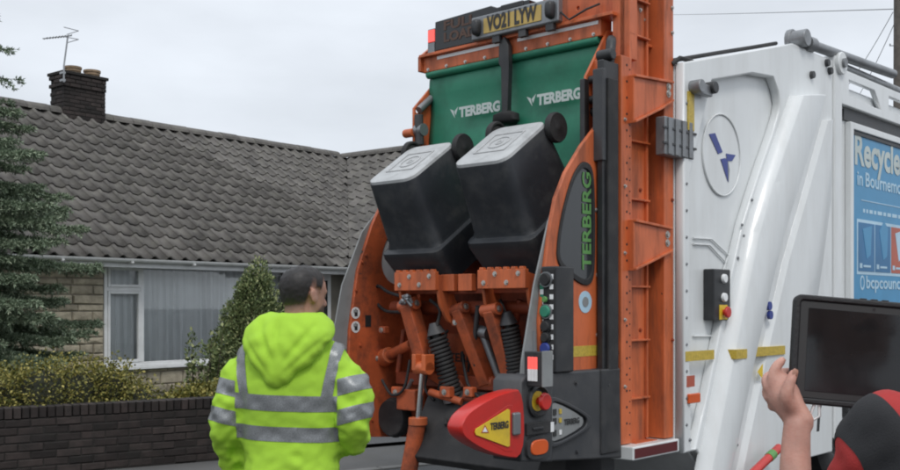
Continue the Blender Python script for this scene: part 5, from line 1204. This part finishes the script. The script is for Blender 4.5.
def hairshader(m, colr=(.012, .010, .009)):
    t = m.node_tree; b = t.nodes['Principled BSDF']; src = b.inputs['Base Color'].links[0].from_socket
    at_ = N(t, 'ShaderNodeAttribute', attribute_name='hair'); nz = N(t, 'ShaderNodeTexNoise'); nz.inputs['Scale'].default_value = 420; nz.inputs['Detail'].default_value = 3
    co = N(t, 'ShaderNodeTexCoord'); t.links.new(co.outputs['Object'], nz.inputs['Vector'])
    k = N(t, 'ShaderNodeMapRange'); k.inputs['From Min'].default_value = .3; k.inputs['From Max'].default_value = .7; k.inputs['To Min'].default_value = .92; k.inputs['To Max'].default_value = 1.15; t.links.new(nz.outputs['Fac'], k.inputs['Value'])
    mu = N(t, 'ShaderNodeMath', operation='MULTIPLY', use_clamp=True); t.links.new(at_.outputs['Fac'], mu.inputs[0]); t.links.new(k.outputs[0], mu.inputs[1])
    mi = N(t, 'ShaderNodeMix', data_type='RGBA'); mi.inputs['B'].default_value = (*colr, 1); t.links.new(mu.outputs[0], mi.inputs['Factor']); t.links.new(src, mi.inputs['A']); t.links.new(mi.outputs['Result'], b.inputs['Base Color'])
M['skinhair'] = skinmat('skin_and_hair', (.36, .195, .14)); hairshader(M['skinhair']); hairshader(M['skin'])
M['skin2hair'] = skinmat('pale_skin_and_hair', (.52, .31, .25)); hairshader(M['skin2hair'], (.05, .03, .02)); hairshader(M['skin2'], (.05, .03, .02))
def dress_head(body, m, beard=True, off=.009):
    me = body.data; at_ = me.attributes.new('hair', 'FLOAT', 'POINT'); W = [hairw(v.co) for v in me.vertices]
    for i, v in enumerate(me.vertices): at_.data[i].value = max(W[i], beardw(v.co) if beard else 0)
    vs, fs, ws, idx = [], [], [], {}
    for p in me.polygons:
        if max(W[i] for i in p.vertices) > .02:
            k = []
            for i in p.vertices:
                if i not in idx:
                    v = me.vertices[i]; idx[i] = len(vs); ws.append(W[i]); vs.append(v.co + v.normal * (.0006 + off * W[i] + .003 * W[i] * noise.noise(v.co * 110)))
                k.append(idx[i])
            fs.append(k)
    r = bpy.data.meshes.new('hair'); r.from_pydata([tuple(v) for v in vs], [], fs); r.update()
    a2 = r.attributes.new('hair', 'FLOAT', 'POINT')
    for i, w_ in enumerate(ws): a2.data[i].value = w_
    return finish(r, 'hair', m, body)
dress_head(man, 'skinhair')
for s_ in (-1, 1): MB().loft([[HM @ p for p in ring((s_ * .031, .079 + .012 * math.cos(a), .004 + .0), .0, .0, 10)] if False else [HM @ (Vector((s_ * .031, .079, .004)) + Vector((.012 * math.sin(a) * math.cos(6.283 * i / 12), .012 * math.cos(a), .012 * math.sin(a) * math.sin(6.283 * i / 12)))) for i in range(12)] for a in (.05, .5, 1.0, 1.5)]).build('eye', 'eye', man, smooth=60)
# hoodie
hd = MB()
hd.loft([ring((cx_, cy_, z), rx, ry, 32, 2.5) for z, cx_, cy_, rx, ry in ((.76, 0, .0, .205, .145), (.80, 0, .0, .215, .155), (.88, 0, -.005, .215, .160), (.98, .0, -.005, .205, .155), (1.08, .0, -.005, .205, .15), (1.18, 0, -.01, .21, .15), (1.28, 0, -.012, .215, .15), (1.36, 0, -.012, .210, .135), (1.42, 0, -.01, .18, .115), (1.47, .01, -.005, .125, .10), (1.51, .02, 0, .095, .09), (1.54, .025, .0, .088, .086))])
limb(hd, [(-.15, -.01, 1.395)] + AL[1:4] + [(-.25, .07, .90)], [.075, .083, .078, .066, .052], 18); limb(hd, [(.15, -.01, 1.395)] + AR[1:4] + [(.155, .15, 1.005)], [.075, .083, .080, .068, .055], 18)
hm_ = remesh(hd, .011, 5)
wrinkle(hm_, .015, lambda c: .55 + (.9 if abs(c.x) > .2 else 0) + (.5 if c.z < 1.0 else 0))
# reflective tape: two hoops, two braces, two rings on each sleeve
isarm = lambda c: abs(c.x) > .212 and c.z < 1.37
torso = lambda c: not isarm(c) and c.z < 1.6
cuts = [(lambda c, s_=s_: .8 < c.z < 1.4 and c.x * s_ > .1, (s_ * .212, 0, 1.2), (1, 0, 0)) for s_ in (-1, 1)]; hoops = ((1.172, 1.236), (1.048, 1.108))
for a, b in hoops:
    for z in (a, b): cuts.append((torso, (0, 0, z), (.035, 0, 1)))
def brace(c):
    q = (c.z - 1.236) / .2; s_ = 1 if c.x > 0 else -1; x0_ = .148 + .035 * max(0, q); return x0_ < s_ * c.x < x0_ + .045
for s_ in (-1, 1):
    for x in (.148, .193): cuts.append((lambda c, s_=s_: torso(c) and c.z > 1.23 and c.x * s_ > .1, (s_ * x, 0, 1.236), (s_, 0, -.175)))
sleeve = []
for P in (AL, AR):
    a, b, c_ = Vector(P[1]), Vector(P[2]), Vector(P[3]); d1 = (b - a).normalized()
    for z0s, z1s in ((-.035, .03), (.085, .145)):
        sg = 1 if a.x > 0 else -1; sel = lambda c, sg=sg: isarm(c) and c.x * sg > 0 and c.z > 1.02
        for k in (z0s, z1s): cuts.append((sel, a + d1 * k, d1))
        sleeve.append((sg, a, d1, z0s, z1s))
def tape(c):
    if torso(c):
        zz = c.z + .035 * c.x
        if any(a < zz < b for a, b in hoops): return True
        return zz > 1.236 and c.z < 1.5 and brace(c)
    for sg, a, d1, k0, k1 in sleeve:
        if c.x * sg > 0 and k0 < (c - a).dot(d1) < k1 and c.z > 1.02: return True
    return False
tape_me = bandcut(hm_, cuts, tape)
hood_o = finish(hm_, 'hoodie', 'hivis', man); finish(tape_me, 'reflective_band', 'reflect', hood_o)
hh = MB()
hh.loft([ring((cx_, cy_, z), rx, ry, 30, e_) for z, cx_, cy_, rx, ry, e_ in ((1.265, -.03, -.160, .016, .014, 2), (1.285, -.028, -.162, .042, .026, 2), (1.325, -.022, -.156, .082, .042, 2.1), (1.37, -.014, -.146, .124, .056, 2.2), (1.415, -.006, -.124, .160, .072, 2.3), (1.455, .0, -.098, .184, .090, 2.4), (1.49, .005, -.060, .186, .110, 2.4), (1.525, .01, -.03, .168, .114, 2.3), (1.553, .014, -.018, .138, .104, 2.2), (1.568, .02, -.005, .108, .090, 2.1))])
hh.loft([ring((cx_, cy_, z), rx, ry, 30, 2.2) for z, cx_, cy_, rx, ry in ((1.40, .01, .02, .15, .10), (1.47, .015, .02, .145, .105), (1.53, .02, .01, .118, .10), (1.55, .02, .01, .10, .09))])
hme = remesh(hh, .009, 4)
def hoodfold(c): return 1.1
hn = [v.normal.copy() for v in hme.vertices]
for v, nv in zip(hme.vertices, hn):
    c = v.co; q = math.sin((c.z * 1.0 + abs(c.x + .02) * .85) * 62 + noise.noise(c * 9) * 2.2); v.co += nv * (.0022 * q * (1 if c.y < -.02 else .3) + .008 * noise.noise(Vector((c.x * 9, c.y * 9, c.z * 9 + abs(c.x) * 9))) + .004 * noise.noise(Vector((c.x * 24, c.y * 20, c.z * 26 + c.x * 18))))
for v, nv in zip(hme.vertices, hn):
    c = v.co
    if c.y > -.02: continue
    for ax_, az_, bx_2, bz_2, dp, wd_ in ((-.10, 1.515, -.03, 1.345, .013, .012), (.12, 1.515, -.01, 1.345, .013, .012), (-.165, 1.47, -.04, 1.30, .008, .010), (.175, 1.475, -.005, 1.31, .008, .010), (-.03, 1.53, -.02, 1.40, .009, .014)):
        d = Vector((bx_2 - ax_, bz_2 - az_)); L2 = d.length_squared; t_ = max(0, min(1, ((c.x - ax_) * d.x + (c.z - az_) * d.y) / L2)); e_ = math.hypot(c.x - ax_ - d.x * t_, c.z - az_ - d.y * t_)
        v.co -= nv * (dp * math.exp(-(e_ / wd_) ** 2) * math.sin(math.pi * min(1, .12 + t_ * .9)))
hme.update(); finish(hme, 'hood', 'hivis', hood_o)
legwear(man, 'trouser')

# ---- second person at the right edge, holding up a tablet
P2 = Vector((.83, 1.53, 0))
w2 = lambda x, y, z: (x - P2.x, y - P2.y, z)
tb0 = Vector((.777, 1.90, 1.508))
bd2 = MB()
H2 = Matrix.Translation((.02, .03, 1.655)); head(bd2, H2)
limb(bd2, [(0, -.02, 1.44), (.0, -.01, 1.53), (.01, .0, 1.60)], [.07, .056, .056], 16)
bd2.loft([ring((0, 0, z), rx, ry, 24, 2.4) for z, rx, ry in ((.88, .14, .10), (1.0, .14, .10), (1.15, .145, .105), (1.3, .155, .10), (1.40, .15, .085), (1.46, .09, .065))])
def mir(p): return (2 * tb0.x - p[0], p[1], p[2])
armsL = [(.672, 1.57, 1.38), (.650, 1.69, 1.26), (.615, 1.80, 1.165), (.622, 1.855, 1.28), (.634, 1.882, 1.385)]
armsR = [(1.005, 1.50, 1.385), (1.05, 1.62, 1.26), (1.03, 1.76, 1.165), (.96, 1.84, 1.28), mir((.644, 1.882, 1.385))]
for A_ in (armsL, armsR): limb(bd2, [w2(*p) for p in A_], [.058, .046, .034, .029, .0235])
HX = .010
handP = [([(.634, 1.882, 1.380), (.620, 1.893, 1.405), (.604, 1.902, 1.430), (.598, 1.908, 1.452)], [.027, .029, .030, .024]),
         ([(.625, 1.886, 1.395), (.612, 1.900, 1.44), (.604, 1.910, 1.462)], [.024, .024, .018]),
         ([(.588, 1.900, 1.450), (.587, 1.905, 1.470), (.595, 1.908, 1.486), (.606, 1.910, 1.497)], [.0125, .0115, .0105, .0092]),
         ([(.582, 1.908, 1.444), (.583, 1.928, 1.462), (.606, 1.936, 1.472), (.634, 1.930, 1.474), (.652, 1.922, 1.473)], [.0125, .0115, .0105, .0095, .0085]),
         ([(.583, 1.912, 1.428), (.585, 1.932, 1.440), (.608, 1.939, 1.448), (.634, 1.932, 1.450), (.650, 1.924, 1.449)], [.0120, .0110, .0100, .0092, .0085]),
         ([(.590, 1.914, 1.410), (.594, 1.930, 1.417), (.614, 1.936, 1.424), (.634, 1.928, 1.426)], [.0105, .0098, .009, .008]),
         ([(.617, 1.880, 1.408), (.601, 1.870, 1.432), (.606, 1.870, 1.456), (.616, 1.876, 1.476)], [.0180, .0140, .0118, .0095])]
handP = [([(x + HX, y, z) for x, y, z in P_], [q * .92 for q in r_]) for P_, r_ in handP]
for pts, r_ in handP:
    limb(bd2, [w2(*p) for p in pts], r_, 10, 4); limb(bd2, [w2(*mir(p)) for p in pts], r_, 10, 4)
legs(bd2)
p2 = finish(remesh(bd2, .0045, 3), 'person', 'skin2', None, P2, 0)
tag(p2, 'person in a red and black shirt at the right edge holding up a tablet', 'person')
HI = H2.inverted(); dress_head(p2, 'skin2hair', False, .014)
for pts in (handP[6], [tuple(mir(p)) for p in handP[6][0]]):
    P_ = pts[0] if isinstance(pts, tuple) else pts
    a, b = Vector(w2(*P_[2])), Vector(w2(*P_[3])); d = (b - a).normalized(); c = b + d * .001 + Vector((0, -.0065, 0)); sx_ = d.cross(Vector((0, -1, 0))).normalized()
    MB().loft([[c + sx_ * (x * k) + d * (y * k) + Vector((0, dy, 0)) for x, y in ((-.005, -.006), (.005, -.006), (.0055, .003), (.003, .0075), (-.003, .0075), (-.0055, .003))] for k, dy in ((1, .003), (1, -.001), (.8, -.0022))]).build('thumbnail', 'skin', p2, smooth=60)
sh = MB()
sh.loft([ring((0, -.0, z), rx, ry, 30, 2.4) for z, rx, ry in ((.84, .175, .13), (.95, .17, .13), (1.08, .17, .13), (1.2, .18, .13), (1.32, .19, .13), (1.39, .178, .11), (1.44, .13, .095), (1.475, .085, .08), (1.50, .072, .072))])
limb(sh, [w2(.70, 1.56, 1.395), w2(.672, 1.585, 1.365), w2(.664, 1.665, 1.285), w2(.655, 1.73, 1.225)], [.078, .076, .066, .060], 18)
limb(sh, [w2(.985, 1.495, 1.395), w2(1.01, 1.51, 1.365), w2(1.05, 1.61, 1.275), w2(1.045, 1.68, 1.215)], [.078, .078, .068, .062], 18)
sme = remesh(sh, .008, 4); wrinkle(sme, .016)
pl = []
BL = -.226; BW = .072
for s_ in (-1, 1):
    for x in (BL, BL + BW): pl.append((lambda c, s_=s_: c.x * -s_ > 0, (x * s_, 0, 1.39), (s_, 0, .37)))
def blackpanel(c):
    s_ = 1 if c.x < 0 else -1; q = c.x * s_ + .37 * (c.z - 1.39); return BL < q < BL + BW and c.z > 1.15
pan = bandcut(sme, pl, lambda c: blackpanel(c) and c.x < 0, .0012); pan2 = bandcut(sme, [], lambda c: blackpanel(c) and c.x > 0, .0012)
so = finish(sme, 'shirt', 'redshirt', p2); finish(pan, 'shoulder_panel', 'blackcloth', so); finish(pan2, 'shoulder_panel', 'blackcloth', so)
legwear(p2, 'trouser')
# tablet
tbl = empty('tablet', tb0); tbl.rotation_euler = (R(-7), R(5), R(-3))
tag(tbl, 'black rugged tablet computer with dark screen held up at the right edge', 'tablet')
def rrect(w_, h_, r_, n=6):
    o = []
    for cx_, cy_, a0 in ((w_ - r_, h_ - r_, 0), (-w_ + r_, h_ - r_, 90), (-w_ + r_, -h_ + r_, 180), (w_ - r_, -h_ + r_, 270)):
        for i in range(n + 1): a = R(a0 + 90 * i / n); o.append((cx_ + r_ * math.cos(a), cy_ + r_ * math.sin(a)))
    return o
w_, h_ = .146, .101
cs = plate('case', rrect(w_, h_, .014), [rrect(w_ - .012, h_ - .011, .006)], (0, -.0075, 0), (1, 0, 0), (0, 0, 1), .0175, 'case', tbl, .003)
plate('back_shell', rrect(w_ - .004, h_ - .004, .012), [], (0, .002, 0), (1, 0, 0), (0, 0, 1), .010, 'case', tbl, .002)
plate('bezel', rrect(w_ - .0125, h_ - .0115, .005), [], (0, -.004, 0), (1, 0, 0), (0, 0, 1), .006, 'blackletter', tbl, .0005)
plate('screen', rrect(w_ - .027, h_ - .024, .002), [], (0, -.0048, 0), (1, 0, 0), (0, 0, 1), .001, 'screen', tbl, .0002)
for x in (-.02, .0, .02): MB().box((x - .006, -.006, h_ - .001), (x + .006, .004, h_ + .002)).build('button', 'case', tbl, bevel=.001)
MB().cyl((0, -.0052, h_ - .017), (0, -.0046, h_ - .017), .0025).build('camera_lens', 'tint', tbl)
MB().tube([(-.098, .0, -h_ + .002), (-.104, .0, -h_ - .018), (-.098, .0, -h_ - .028), (-.088, .0, -h_ - .020), (-.090, .0, -h_ + .002)], .003, 6).build('strap_loop', 'whiteclean', tbl, smooth=60)

bpy.data.scenes.remove(tmp_scene)
